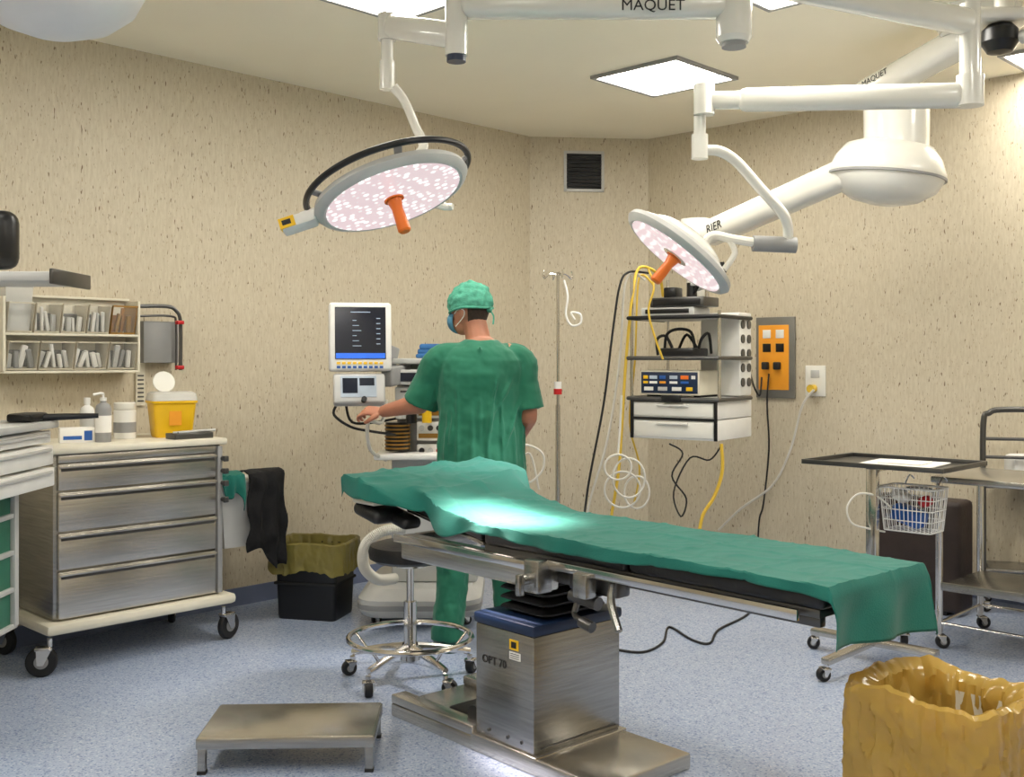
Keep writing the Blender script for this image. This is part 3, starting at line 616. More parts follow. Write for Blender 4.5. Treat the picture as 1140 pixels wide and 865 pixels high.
cable('drip_tube','curled clear drip tube hanging from the infusion pole hook',[P(628,312,6.62),P(632,330,6.6),P(630,350,6.6),P(636,362,6.6),P(646,360,6.6),P(646,350,6.6),P(636,348,6.6),P(640,356,6.6)],.007,'white_plastic','tube')
# ------------------------------------------------------------------ OR table
TA=math.radians(-48); ot=thing('operating_table','steel operating table with pedestal column and black padded top','operating table',(.175,3.90,0),TA)
m=L(ot); m.b(-.62,-.13,-.31,.13,0.0,.05,.006); m.b(-.62,-.13,-.31,-.24,.05,.085,.006); m.b(-.62,-.13,.05,.13,.05,.085,.006); m.b(.16,.50,-.31,.13,0,.055,.008); m.b(-.14,.2,-.31,.14,0,.06,.004); m.build('base_plate','steel_h',ot)
m=L(ot); m.b(-.40,-.14,-.2,.02,.05,.07,.01); m.cyl((-.18,-.26,.1),(-.18,-.16,.1),.035); m.build('foot_pedal','black_rubber',ot)
m=L(ot); m.b(-.12,.18,-.30,.125,.06,.455,.006); ped=m.build('pedestal','steel',ot)
for x in(-.05,.05,.12): m=L(ot); m.cyl((x,-.3,.09),(x,-.303,.09),.006,seg=10); m.build('screw','dark_steel',ped)
m=L(ot); m.b(.1802,.182,-.27,.1,.075,.08); m.build('seam','dark_steel',ped)
m=L(ot); m.b(-.128,.188,-.308,.133,.455,.495,.012); m.build('pedestal_cap','navy',ot)
MT=MAT[ot.name]
text('OPT 70',.040,MT@Matrix.Translation((-.02,-.3014,.335))@RX90,'lettering','ink',ped)
m=L(ot); m.b(.06,.105,-.302,-.3,.395,.43); st=m.build('sticker','yellow_plastic',ped); m=L(ot); m.b(.07,.095,-.303,-.302,.402,.423); m.build('sticker_print','ink',st)
m=L(ot); m.b(.06,.115,-.302,-.3,.362,.388); pl_=m.build('plate','paper_white',ped)
m=L(ot)
for k in range(3): m.b(.065,.11,-.3026,-.302,.367+.007*k,.369+.007*k)
m.build('plate_print','ink',pl_)
m=L(ot)
for k in range(4):
    z=.495+k*.034
    def rr(w,d,z): return [(.045+w*cx,-.08+d*cy,z) for cx,cy in((1,.8),(.85,1),(-.85,1),(-1,.8),(-1,-.8),(-.85,-1),(.85,-1),(1,-.8))]
    m.loft([rr(.09,.12,z),rr(.125,.155,z+.014),rr(.125,.155,z+.020),rr(.09,.12,z+.034)])
m.build('bellows','black_rubber',ot)
m=L(ot); m.b(-.25,.25,-.20,.16,.625,.665,.01); m.build('top_mount','dark_steel',ot)
for y0,y1 in((-.265,-.20),(.20,.265)): m=L(ot); m.b(-.62,.20,y0,y1,.605,.70,.01); m.build('side_beam','steel_h',ot)
m=L(ot); m.b(-.62,-.56,-.2,.2,.63,.70,.006); m.build('cross_beam','steel',ot)
m=L(ot); m.b(-.15,1.22,-.235,.235,.695,.72,.004); m.build('frame','dark_steel',ot)
def tilt(x): return .775+max(0,(-.15-x))*.16
for nm,x0,x1 in(('leg_pad',.55,1.24),('seat_pad',-.14,.54)):
    m=L(ot); m.b(x0,x1,-.25,.25,.72,.775,.018,3); m.build(nm,'black_vinyl',ot)
def slab(x0,x1,y0,y1,th,off,mm,nm):
    m=L(ot); vs=[]
    for x in(x0,x1):
        for y in(y0,y1):
            for dz in(-th,0): vs.append((x,y,tilt(x)+off+dz))
    m.raw(vs,[(0,1,3,2),(4,6,7,5),(0,4,5,1),(2,3,7,6),(0,2,6,4),(1,5,7,3)],.012); return m.build(nm,mm,ot)
slab(-.62,-.15,-.25,.25,.045,0,'black_vinyl','back_pad'); slab(-.62,-.15,-.24,.24,.02,-.046,'steel','back_frame')
slab(-.78,-.64,-.2,.22,.06,0.015,'black_vinyl','head_rest')
m=L(ot); m.box((-.70,-.335,.832),(.15,.11,.026),None,.012,3); m.build('arm_board','cream_plastic',ot)
m=L(ot); m.box((-.70,-.31,.785),(.17,.15,.055),Matrix.Rotation(.2,3,'Y'),.026,4); m.build('head_cushion','black_vinyl',ot)
m=L(ot); m.box((-.61,-.26,.76),(.14,.09,.045),Matrix.Rotation(.2,3,'Y'),.02,4); m.build('head_cushion','black_vinyl',ot)
for sy in(-1,1):
    m=L(ot); m.b(.22,1.18,sy*.275-.007,sy*.275+.007,.69,.72,.002)
    for x in(.25,.55,.85,1.14): m.b(x-.02,x+.02,min(sy*.24,sy*.275),max(sy*.24,sy*.275),.695,.715)
    m.build('side_rail','chrome',ot)
    m=L(ot); m.b(-.62,.16,sy*.292-.007,sy*.292+.007,.675,.705,.002)
    for x in(-.55,-.25,.1): m.b(x-.02,x+.02,min(sy*.26,sy*.29),max(sy*.26,sy*.29),.68,.70)
    m.build('side_rail','chrome',ot)
m=L(ot); m.b(.16,.23,-.33,-.26,.61,.72,.008); m.cyl((.195,-.33,.66),(.195,-.37,.66),.018); m.b(.185,.205,-.39,-.365,.61,.68,.004); m.build('clamp','steel',ot)
m=L(ot); m.b(.26,.48,-.22,-.15,.62,.69,.012); m.cyl((.3,-.24,.61),(.42,-.24,.60),.022); m.tube([(.35,-.23,.65),(.33,-.26,.56),(.40,-.29,.55)],.01,8,3); m.cyl((.40,-.30,.55),(.45,-.30,.54),.018); m.build('tilt_mechanism','dark_steel',ot)
m=L(ot); m.b(.36,.42,-.30,-.25,.62,.70,.006); m.build('clamp','steel',ot)
m=L(ot); m.tube([(.5,-.26,.68),(.53,-.30,.63),(.59,-.33,.56)],[.010,.014,.012],8,3); m.build('lever','steel',ot)
for y0,y1 in((-.2,-.17),(.17,.2)): m=L(ot); m.b(.5,1.2,y0,y1,.66,.695,.006); m.build('leg_frame','dark_steel',ot)
def sst(a,b,x): t=max(0,min(1,(x-a)/(b-a))); return t*t*(3-2*t)
def drape():
    m=L(ot); NX,NY=260,90; vs=[];fs=[]
    xa,xb=-.86,1.26+.175
    for i in range(NX+1):
        a=xa+(xb-xa)*i/NX; ex=max(0,a-1.26); x=max(-.82,min(a,1.26)); eh=max(0,-.82-a)
        head=sst(-.42,-.64,x); h2=sst(-.30,-.62,x)
        T=tilt(x)+.006+.036*h2
        cn=.255+.035+.07*math.exp(-((x+.36)/.12)**2)+.175*head+.010*math.sin(x*5); cf=.255+.10+.03*math.sin(x*4)+.05*h2
        for j in range(NY+1):
            c=-cn+(cn+cf)*j/NY
            ey=max(0,abs(c)-.256); sg=-1 if c<0 else 1
            out=head if c<0 else h2*.9
            flat=min(ey,.14)*out; fold=max(0,ey-flat)
            y=c if ey==0 else sg*(.256+flat+fold*.10); z=T
            hang=math.hypot(ex,fold) if min(ex,fold)>0 else ex+fold
            z-=hang+eh*.7
            w=min(1,(ex+fold)*14)
            xx=x+(.008+.06*ex)*min(1,ex*40)+w*.014*math.sin(c*22+1+ex*5)*min(1,ex*10)-eh*.5
            y+=sg*.012*math.sin(a*26+2*math.sin(a*5))*min(1,fold*16)
            if ex>0: y+=.05*ex*(c/.25)
            r1=1-2*abs(noise.noise(V((a*4.5,c*6,1.7)))); r2=1-2*abs(noise.noise(V((a*11+3,c*9,4.2))))
            z+=(.0045*max(0,r1)**3+.003*max(0,r2)**4)*(1-w)+.002
            for s0 in(-.1,.28,.66,1.0): z+=.0045*math.exp(-abs(a-s0-.01*math.sin(c*9))/.007)
            z+=.0045*math.exp(-abs(c-.06)/.007)+.003*math.exp(-abs(c+.15)/.006)
            z+=.016*h2*max(0,(c+.1)/.45)
            z+=head*(.004*math.sin((c+.1)*14+a*6)+.012*max(0,1-2*abs(noise.noise(V((a*7,c*5,9)))))**3)
            z+=.012*math.exp(-abs(a+.52+.15*c)/.022)+.010*math.exp(-abs(a+.36-.3*c)/.018)-.006*math.exp(-((a+.44+.1*c)/.03)**2)
            if ex>0: z-=.018*(c/.25)*min(1,ex*6)
            vs.append((xx,y,z+.004))
    for i in range(NX):
        for j in range(NY): q=i*(NY+1)+j; fs.append((q,q+1,q+NY+2,q+NY+1))
    m.raw(vs,fs); o=m.build('surgical_drape','green_cloth'); s=o.modifiers.new('s','SOLIDIFY'); s.thickness=.0018; s.offset=1
    for f in o.data.polygons: f.use_smooth=True
    tag(o,'long green surgical drape covering the operating table','drape')
drape()
# ------------------------------------------------------------------ step stool
t=thing('step_stool','low stainless steel step stool on floor in the foreground','step stool',(-.765,3.745,0),math.radians(2.5))
m=L(t); m.b(-.293,.293,-.175,.175,.105,.125,.006); m.build('top','steel_h',t)
m=L(t); m.b(-.293,.293,-.178,-.17,.085,.12,.002); m.b(-.293,.293,.17,.178,.085,.12,.002); m.b(-.296,-.288,-.175,.175,.085,.12,.002); m.b(.288,.296,-.175,.175,.085,.12,.002); m.build('apron','steel',t)
for x in(-.278,.278):
    for y in(-.16,.16):
        m=L(t); m.b(x-.013,x+.013,y-.013,y+.013,.008,.11,.002); l_=m.build('leg','steel',t)
        m=L(t); m.b(x-.015,x+.015,y-.015,y+.015,0,.012,.002); m.build('rubber_foot','black_rubber',l_)
# ------------------------------------------------------------------ swivel stool
t=thing('swivel_stool','round black swivel stool with chrome ring and casters under table head','stool',(-.44,4.62,0))
m=L(t); m.lathe([(0,.515),(.15,.515),(.175,.53),(.18,.56),(.172,.585),(.13,.597),(0,.6)],seg=36); m.build('seat','black_vinyl',t)
m=L(t); m.cyl((0,0,.3),(0,0,.515),.016); m.cyl((0,0,.495),(0,0,.515),.08); m.build('gas_lift','chrome',t)
m=L(t); m.cyl((0,0,.10),(0,0,.34),.028); m.cyl((0,0,.09),(0,0,.14),.045); m.build('column','chrome',t)
m=L(t); m.tube([(.265*math.cos(a),.265*math.sin(a),.185) for a in [2*PI*k/48 for k in range(48)]],.012,10,0,True); m.build('foot_ring','chrome',t)
for k in range(5):
    a=2*PI*k/5+.35; c,s=math.cos(a),math.sin(a); m=L(t); m.tube([(c*.03,s*.03,.14),(c*.12,s*.12,.13),(c*.27,s*.27,.10)],[.022,.018,.014],10,3); m.cyl((c*.2,s*.2,.12),(c*.255,s*.255,.185),.007); m.build('leg','chrome',t); caster(t,c*.27,s*.27,.033,a+.8)
# ------------------------------------------------------------------ anaesthesia machine
an=thing('anaesthesia_machine','white anaesthesia machine with monitor and gas dials beside the left wall','medical machine',(-.42,5.85,0),0)
def rp(w,d,r,n=5):
    out=[]
    for cx,cy,a0 in((w-r,d-r,0),(-w+r,d-r,PI/2),(-w+r,-d+r,PI),(w-r,-d+r,1.5*PI)):
        for k in range(n): a=a0+k*PI/2/(n-1); out.append((cx+r*math.cos(a),cy+r*math.sin(a)))
    return out
m=L(an); m.loft([[(x-.06,y,z) for x,y in rp(w,d,.12)] for w,d,z in((.30,.38,.06),(.32,.40,.09),(.32,.40,.15),(.27,.34,.20))]); m.build('base','light_grey',an)
m=L(an); m.loft([[(x-.06,y,z) for x,y in rp(.324,.404,.12)] for z in(.10,.125)]); m.build('base_strip','grey_plastic',an)
for x,y in((-.3,-.27),(.17,-.27),(-.3,.27),(.17,.27)): caster(an,x,y,.026,.5)
m=L(an); m.b(-.22,.24,-.18,.3,.20,.86,.02); m.build('lower_cabinet','light_grey',an)
m=L(an); m.b(-.20,.22,-.1,.3,.86,1.36,.015); m.build('upper_cabinet','grey_plastic',an)
m=L(an); m.b(-.24,.28,-.2,.32,1.36,1.39,.008); m.build('top_shelf','light_grey',an)
m=L(an); m.b(-.30,.28,-.30,.0,.86,.89,.01); m.build('work_surface','white_plastic',an)
m=L(an); m.b(-.20,-.0,-.24,-.11,1.25,1.33,.008); g=m.build('display_module','light_grey',an)
m=L(an); m.b(-.17,-.05,-.2435,-.24,1.27,1.315); m.build('module_screen','screen_dark',g)
m=L(an); m.b(-.2,-.02,-.2,-.11,1.17,1.24,.01); g=m.build('drawer_module','white_plastic',an)
m=L(an); m.b(-.17,-.05,-.206,-.2,1.21,1.22); m.build('handle','dark_steel',g)
m=L(an); m.cyl((-.11,-.22,1.05),(-.11,-.22,1.15),.028); m.cyl((-.11,-.22,1.15),(-.11,-.22,1.165),.018); m.build('vaporizer','black_plastic',an)
m=L(an); m.cyl((-.03,-.2,1.05),(-.03,-.2,1.14),.026); m.cyl((-.03,-.2,1.14),(-.03,-.2,1.16),.016); m.build('vaporizer','yellow_plastic',an)
for k in range(3):
    z=1.12-k*.12; m=L(an); m.b(-.09,.06,-.135,-.1,z-.05,z+.05,.006); g=m.build('gauge_panel','white_plastic',an)
    for i in range(3): m=L(an); m.cyl((-.062+.046*i,-.136,z+.018),(-.062+.046*i,-.15,z+.018),.015); m.build('dial',['black_plastic','light_grey','red_plastic'][i] if k==2 else ['black_plastic','light_grey','dark_steel'][(i+k)%3],g)
    m=L(an); m.b(-.08,.05,-.138,-.135,z-.036,z-.012); m.build('scale','amber_stripe',g)
m=L(an); m.cyl((-.19,-.15,.90),(-.19,-.15,1.05),.065,seg=24); m.build('absorber','black_plastic',an)
m=L(an)
for k in range(7): m.lathe([(.066,.91+.02*k),(.069,.91+.02*k),(.069,.918+.02*k),(.066,.918+.02*k)],c=(-.19,-.15,0))
m.build('absorber_rings','amber_stripe',an)
m=L(an); m.cyl((-.17,-.17,1.07),(-.17,-.17,1.16),.03); m.build('flow_sensor','white_plastic',an)
mp=P(401,375,5.45); Mm=Matrix.Translation(mp)@Matrix.Rotation(math.radians(12),4,'Z')@Matrix.Rotation(-.08,4,'X')
m=MB(Mm); m.b(-.158,.158,-.02,.06,-.175,.175,.016,3); mo=m.build('monitor','white_plastic',an)
m=MB(Mm); m.b(-.128,.128,-.024,-.019,-.115,.150); sc=m.build('screen','screen_dark',mo)
m=MB(Mm); m.b(-.124,.124,-.0255,-.024,-.112,-.085); m.build('screen_bar','screen_blue',sc)
m=MB(Mm)
for k in range(6): m.b(-.04,-.02+.012*(k%3),-.0255,-.024,.08-.026*k,.083-.026*k); m.b(.080,.10,-.0255,-.024,.09-.026*k,.094-.026*k)
m.b(-.05,.05,-.0255,-.024,.122,.126); m.build('screen_text','screen_text',sc)
for zz,cc_ in((-.136,'yellow_plastic'),(-.156,'blue_plastic')):
    for k in range(9): m=MB(Mm); m.b(-.12+.027*k,-.102+.027*k,-.024,-.02,zz-.006,zz+.006,.001); m.build('key',cc_,mo)
mp2=P(400,433,5.42); M2_=Matrix.Translation(mp2)@Matrix.Rotation(math.radians(12),4,'Z')@Matrix.Rotation(-.35,4,'X')
m=MB(M2_); m.b(-.13,.13,-.02,.05,-.08,.08,.014,3); mo2=m.build('control_display','light_grey',an)
m=MB(M2_); m.b(-.095,.085,-.024,-.019,-.05,.062); s3=m.build('screen','screen_grey',mo2)
m=MB(M2_); m.b(-.085,-.01,-.0255,-.024,-.03,.05); m.b(.0,.075,-.0255,-.024,.01,.05); m.build('screen_trace','screen_dark',s3)
m=MB(M2_); m.cyl((.02,-.02,-.068),(.02,-.05,-.068),.014); m.build('knob','black_plastic',mo2)
m=MB(); m.bar(P(430,420,5.5),P(455,415,5.8),.06,.10,.01); m.bar(P(401,385,5.52),P(440,400,5.7),.05,.12,.01); m.b(-.87,-.69,5.46,5.53,1.27,1.31,.008); m.build('monitor_arm','grey_plastic',an)
for q in([P(375,450,5.45),P(372,462,5.45),P(390,475,5.45),P(412,480,5.5),P(440,484,5.6)],[P(385,450,5.48),P(392,470,5.48),P(418,470,5.55),P(445,465,5.7)]): m=MB(); m.tube(q,.007,8,5); m.build('lead','black_rubber',an)
m=MB(); m.tube([P(430,445,5.5),P(425,470,5.5),P(410,470,5.45),P(412,500,5.5),P(430,512,5.6)],.010,8,5); m.build('breathing_tube','hose_white',an)
bc=V((-.42,5.9,1.391)); m=MB(Matrix.Translation(bc)@Matrix.Rotation(.1,4,'Z'))
m.b(-.11,.16,-.1,.1,0,.025,.01); m.b(-.10,.15,-.09,.1,.022,.052,.01); m.b(-.09,.12,-.095,.08,.048,.078,.01); tag(m.build('folded_cloths','blue_cloth'),'folded blue cloths lying on top of the anaesthesia machine','cloths')
pts=catmull([P(450,588,5.2),P(425,592,5.15),P(407,607,5.15),P(405,630,5.2),P(420,645,5.3),P(440,644,5.40)],28)
rr_=[.028 if k%2 else .022 for k in range(len(pts))]
m=MB(); m.tube(pts,rr_,12); tag(m.build('corrugated_hose','hose_white'),'white corrugated breathing hose curling beside the swivel stool','hose')
cable('clear_tubing','loops of clear tubing behind the person at waist height',[P(560,500,5.9),P(585,495,5.9),P(604,505,5.9),P(603,525,5.9),P(585,538,5.9),P(575,520,5.95),P(590,505,5.95),P(600,545,5.95)],.006,'hose_white','tubing')
# ------------------------------------------------------------------ person
pr=V((-.15,5.12,0)); pe=thing('person','person in green scrubs and cap standing with back turned, reaching to the machine','person',pr)
MP=MAT[pe.name]
fw=V((-.25,.968,0)).normalized(); sd=V((fw.y,-fw.x,0))
def rings(mb,lst,n=28):
    out=[]
    for z,w,d,fo,so in lst:
        c=fw*fo+sd*so; out.append([V((c.x,c.y,z))+sd*w*math.cos(a)+fw*d*math.sin(a) for a in [2*PI*k/n for k in range(n)]])
    mb.loft(out)
hf=V((-.86,.48,-.10)).normalized(); hs=V((hf.y,-hf.x,0)).normalized(); hc=V((-.055,.04,1.622))
hang=math.atan2(hf.y,hf.x)
m=MB(MP)
rings(m,[(.84,.15,.11,0,0),(.95,.155,.11,0,0),(1.08,.145,.10,0,0),(1.22,.165,.11,0,0),(1.34,.185,.11,0,0),(1.41,.17,.09,0,0),(1.45,.10,.07,0,0),(1.49,.055,.055,.0,0)])
m.tube([(-.005,.0,1.44),(-.02,.015,1.52),(-.040,.03,1.60)],[.064,.058,.057],16,4)
m.ell(hc+V((0,0,.015)),(.098,.076,.112),hang); m.ell(hc+hf*.035+V((0,0,-.055)),(.058,.054,.062),hang)
m.ell(hc+hf*.098+V((0,0,-.012)),(.018,.012,.024),hang)
for s_ in(-1,1):
    m.ell(hc+hs*.076*s_-hf*.008+V((0,0,-.012)),(.018,.010,.032),hang-s_*.3)
shl=V((-.190,-.03,1.385)); ell_=V((-.285,.05,1.175)); wrl=V((-.495,.20,1.125))
m.tube([V((-.12,0,1.41)),shl,shl.lerp(ell_,.5),ell_,ell_.lerp(wrl,.3),wrl],[.055,.056,.052,.046,.046,.029],16,4)
shr=V((.190,.045,1.385)); elr=V((.228,.03,1.12)); wrr=V((.165,.19,.965))
m.tube([V((.12,.03,1.41)),shr,shr.lerp(elr,.5),elr,elr.lerp(wrr,.3),wrr],[.055,.056,.052,.045,.046,.028],16,4)
def hand(m,w,d,up,curl):
    d=d.normalized(); n=(up-d*up.dot(d)).normalized(); s=d.cross(n)
    Lq=lambda x,y,z: w+d*x+s*y+n*z
    m.tube([Lq(-.02,0,0),Lq(.02,0,0),Lq(.05,0,0),Lq(.088,0,0)],[.027,.033,.040,.040],14,3,fl=.42,xh=s)
    for k,(y,l) in enumerate(((-.033,.066),(-.011,.075),(.011,.070),(.032,.055))):
        c=curl[k]; p=[Lq(.075,y,0)]; a=0
        x,z=.085,0
        for seg_,f in((.45,.6),(.32,1),(.23,.9)):
            a+=c*f; x+=math.cos(a)*l*seg_; z-=math.sin(a)*l*seg_; p.append(Lq(x,y*1.12,z))
        m.tube(p,[.0105,.0098,.0088,.0068],10,3)
    m.tube([Lq(.015,-.028,-.006),Lq(.04,-.050,-.016),Lq(.066,-.050,-.034),Lq(.085,-.038,-.048)],[.015,.0125,.0105,.0075],10,3)
hand(m,wrl,V((-.93,.22,.05)),V((.1,-.45,.85)),[.75,.95,1.0,1.05])
hand(m,wrr,V((-.35,.6,-.5)),V((.9,.2,.4)),[.5,.6,.6,.6])
kL=V((-.125,.02,.47)); kR=V((.115,.03,.47)); fL=V((-.155,-.02,.09)); fR=V((.15,.01,.09))
for hip,kn,ft in((V((-.085,0,.86)),kL,fL),(V((.08,.02,.86)),kR,fR)):
    m.tube([hip+V((0,0,.04)),hip-V((0,0,.08)),hip.lerp(kn,.5),kn,kn.lerp(ft,.35),ft,ft-V((0,0,.04))],[.09,.086,.066,.050,.052,.036,.036],16,4)
    m.tube([ft+V((0,0,-.045)),ft+fw*.08+V((0,0,-.055)),ft+fw*.17+V((0,0,-.065))],[.034,.034,.02],12,3)
bo=m.build('body','skin',pe)
def vox(o,v,sm=4,disp=0,ds=.06):
    r=o.modifiers.new('r','REMESH'); r.mode='VOXEL'; r.voxel_size=v; r.use_smooth_shade=True
    s=o.modifiers.new('s','SMOOTH'); s.iterations=sm; s.factor=.5
    if disp:
        tx=bpy.data.textures.new('fold','CLOUDS'); tx.noise_scale=ds; tx.noise_depth=2
        d=o.modifiers.new('d','DISPLACE'); d.texture=tx; d.strength=disp; d.mid_level=.5
vox(bo,.0042,3)
m=MB(MP)
rings(m,[(.765,.228,.158,0,0),(.85,.220,.155,0,0),(.98,.208,.148,0,0),(1.10,.202,.142,0,0),(1.22,.208,.144,0,0),(1.32,.214,.142,-.005,0),(1.38,.204,.125,-.01,0),(1.425,.165,.105,-.01,0),(1.460,.110,.088,0,0),(1.478,.080,.074,0,0)])
m.tube([V((-.10,0,1.40)),shl+V((-.004,0,-.005)),shl.lerp(ell_,.5),shl.lerp(ell_,.98)],[.066,.072,.082,.098],20,5)
m.tube([V((.10,.03,1.40)),shr+V((.004,0,-.005)),shr.lerp(elr,.5),shr.lerp(elr,.92)],[.066,.070,.074,.084],20,5)
for k in range(9):
    a=PI+ (k+.5)*PI/9; c=sd*.216*math.cos(a)+fw*.15*math.sin(a)
    m.tube([V((c.x,c.y,.775)),V((c.x*.97,c.y*.97,1.0)),V((c.x*.93+.01*math.sin(k*2),c.y*.95,1.15+.1*(k%3)))],[.014,.010,.003],8,3)
for k,(a,b_) in enumerate([((-.17,-.10,1.37),(-.02,-.142,1.12)),((.18,-.05,1.35),(.05,-.142,1.10)),((-.18,-.09,1.27),(-.06,-.138,.96)),((.2,-.03,1.22),(.10,-.12,.93)),((.0,-.12,1.45),(.0,-.14,.85)),((-.12,-.12,1.2),(-.14,-.12,.9)),((.08,-.13,1.3),(.03,-.14,.95))]):
    a=V(a);b_=V(b_); mid=a.lerp(b_,.5)+V((0,-.012,0)); m.tube([a,mid,b_],[.003,.012,.004],8,5)
top=m.build('scrub_top','scrub_green',pe); vox(top,.0065,3,.018,.10)
m=MB(MP)
rings(m,[(.70,.18,.125,0,0),(.80,.185,.13,0,0),(.90,.18,.125,0,0)])
for hip,kn,ft in((V((-.085,0,.80)),kL,fL),(V((.08,.02,.80)),kR,fR)):
    m.tube([hip,hip.lerp(kn,.5),kn,kn.lerp(ft,.5),ft+V((0,0,.03)),ft+V((0,0,-.035))],[.105,.092,.078,.076,.076,.080],18,4)
tro=m.build('scrub_trousers','scrub_green',pe); vox(tro,.008,3,.026,.08)
for ft in(fL,fR):
    m=MB(MP@Matrix.Translation(ft+V((0,0,-.09)))@Matrix.Rotation(math.atan2(fw.y,fw.x),4,'Z'))
    m.loft([[(x+.06,y*q,z) for x,y in rp(.135,.045,.04)] for z,q in((0,.95),(.02,1.05),(.04,1.0),(.055,.8))]); m.build('shoe','clog',pe)
capR=Matrix.Rotation(hang,3,'Z')@Matrix.Rotation(.22,3,'Y')
m=MB(MP); m.ell(hc+V((0,0,.03))-hf*.006,(.115,.097,.108),R=capR,seg=64,rings=48,clip=lambda u:u.z>-.22-.25*max(0,-u.x))
cap=m.build('surgical_cap','cap_green',pe)
tx=bpy.data.textures.new('capfold','CLOUDS'); tx.noise_scale=.028
d=cap.modifiers.new('d','DISPLACE'); d.texture=tx; d.strength=.022; s=cap.modifiers.new('s','SOLIDIFY'); s.thickness=.003
m=MB(MP); rim=[]
for k in range(40):
    a=2*PI*k/40; u=V((math.cos(a),math.sin(a),0)); zz=-.20-.22*max(0,-u.x); q=math.sqrt(1-zz*zz)
    rim.append(hc+V((0,0,.03))-hf*.006+capR@V((u.x*.115*q,u.y*.097*q,.108*zz)))
m.tube(rim,.006,8,0,True); kn=hc-hf*.112+V((0,0,-.012)); m.ell(kn,(.014,.016,.014)); m.tube([kn,kn+V((.02,-.02,-.03)),kn+V((.018,-.03,-.07))],.004,6,3); m.build('cap_band','cap_green',pe)
m=MB(MP); m.ell(hc+hf*.052+V((0,0,-.048)),(.066,.064,.062),hang,seg=30,rings=20,clip=lambda u:u.x>.02); mk=m.build('face_mask','mask_blue',pe); s=mk.modifiers.new('s','SOLIDIFY'); s.thickness=.003
for s_ in(-1,1):
    m=MB(MP); m.tube([hc+hf*.05+hs*.06*s_+V((0,0,-.015)),hc+hf*.02+hs*.078*s_+V((0,0,.0)),hc-hf*.02+hs*.086*s_+V((0,0,-.005)),hc-hf*.018+hs*.084*s_+V((0,0,-.035)),hc+hf*.04+hs*.062*s_+V((0,0,-.075))],.0022,6,4); m.build('mask_strap','paper_white',pe)
m=MB(MP); m.ell(hc+V((0,0,.010)),(.101,.080,.112),hang,seg=36,rings=24,clip=lambda u:u.x<-.25 and -.62<u.z<.1); hr=m.build('hair','hair',pe); s=hr.modifiers.new('s','SOLIDIFY'); s.thickness=.004
for s_ in(-1,1):
    e=hc+hf*.086+hs*.030*s_+V((0,0,.014)); m=MB(MP); m.ell(e,(.011,.013,.010),hang); ey=m.build('eye','paper_white',pe)
    m=MB(MP); m.ell(e+hf*.009,(.004,.006,.006),hang); m.build('iris','hair',ey)
# ------------------------------------------------------------------ bins with bags
def bag(t,w,d,h,over,depth,seed,amp=.012,o0=1.05,o1=1.08,ins=.72):
    base=rp(w,d,.05,7); P2=[]
    for i in range(len(base)):
        a=V((*base[i],0)); b_=V((*base[(i+1)%len(base)],0)); k=max(1,int((b_-a).length/.008))
        for j in range(k): P2.append(a.lerp(b_,j/k))
    def ring(s_,z,am,wob=1.0):
        out=[]
        for p in P2:
            q=V((p.x*s_,p.y*s_,z)); dr=V((p.x,p.y,0)).normalized()
            r1=1-2*abs(noise.noise(V((p.x*11+seed,p.y*11+seed,z*2.2))))
            r2=1-2*abs(noise.noise(V((p.x*26+seed,p.y*26-seed,z*9))))
            r3=1-2*abs(noise.noise(V((p.x*50-seed,p.y*50+seed,z*30))))
            q+=dr*(.6*r1+.55*r2+.4*r3-.7)*am; q.z+=am*1.3*noise.noise(V((p.x*9+seed,p.y*9,seed)))*wob+.7*am*noise.noise(V((p.x*34,p.y*34,seed)))*wob
            out.append(q)
        return out
    m=L(t)
    N=16; R=[ring(ins+.08*k/N,h-depth+depth*.95*k/N,amp*.9) for k in range(N)]
    R+=[ring(ins+.12,h-.016,amp*.6),ring(.93,h+.002,amp*.5),ring(1.0,h+.008,amp*.6),ring(o0,h,amp*.6)]
    K=max(6,int(over/.012))
    R+=[ring(o0+(o1-o0)*k/K,h-over*k/K,amp*(.7+.5*k/K),1+k/K) for k in range(1,K+1)]
    m.loft(R,caps=False); m.raw([V(p) for p in ring(ins,h-depth,amp*.9)],[tuple(range(len(P2)))])
    return m
t=thing('waste_bin','black rectangular waste bin lined with olive plastic bag near left wall','waste bin',(-1.065,5.8,0),math.radians(-14))
m=L(t); w,d,h=.185,.145,.375
m.loft([[(x*s_,y*s_,z) for x,y in rp(w,d,.03)] for s_,z in((.88,0),(.90,.02),(.97,h))],caps=False); m.prism([(x*.88,y*.88) for x,y in rp(w,d,.03)],0,.01); m.build('bin','black_plastic',t)
m=L(t); m.b(-.176,.176,-.146,.146,.185,.20,.004); m.build('rib','black_rubber',t)
bag(t,.20,.158,.405,.15,.3,3,.011,1.04,1.07,.78).build('bin_bag','olive_bag',t,recalc=False)
t=thing('waste_bin','large waste bin lined with open yellow plastic bag in right foreground','waste bin',(1.172,2.90,0),math.radians(-50))
w,d,h=.174,.144,.45
m=L(t); m.loft([[(x*s_,y*s_,z) for x,y in rp(w,d,.04)] for s_,z in((.86,0),(.88,.02),(.98,h))],caps=False); m.prism([(x*.86,y*.86) for x,y in rp(w,d,.04)],0,.01); m.build('bin','cream_plastic',t)
bag(t,.2,.17,.50,.47,.38,9,.026,1.07,1.09,.70).build('bin_bag','yellow_bag',t,recalc=False)
Mb=MAT[t.name]@Matrix.Translation((.242,-.04,.27))@Matrix.Rotation(PI/2,4,'Z')@RX90@Matrix.Rotation(1.1,4,'Z')
text('JSSI',.045,Mb,'lettering','ink_green',t)
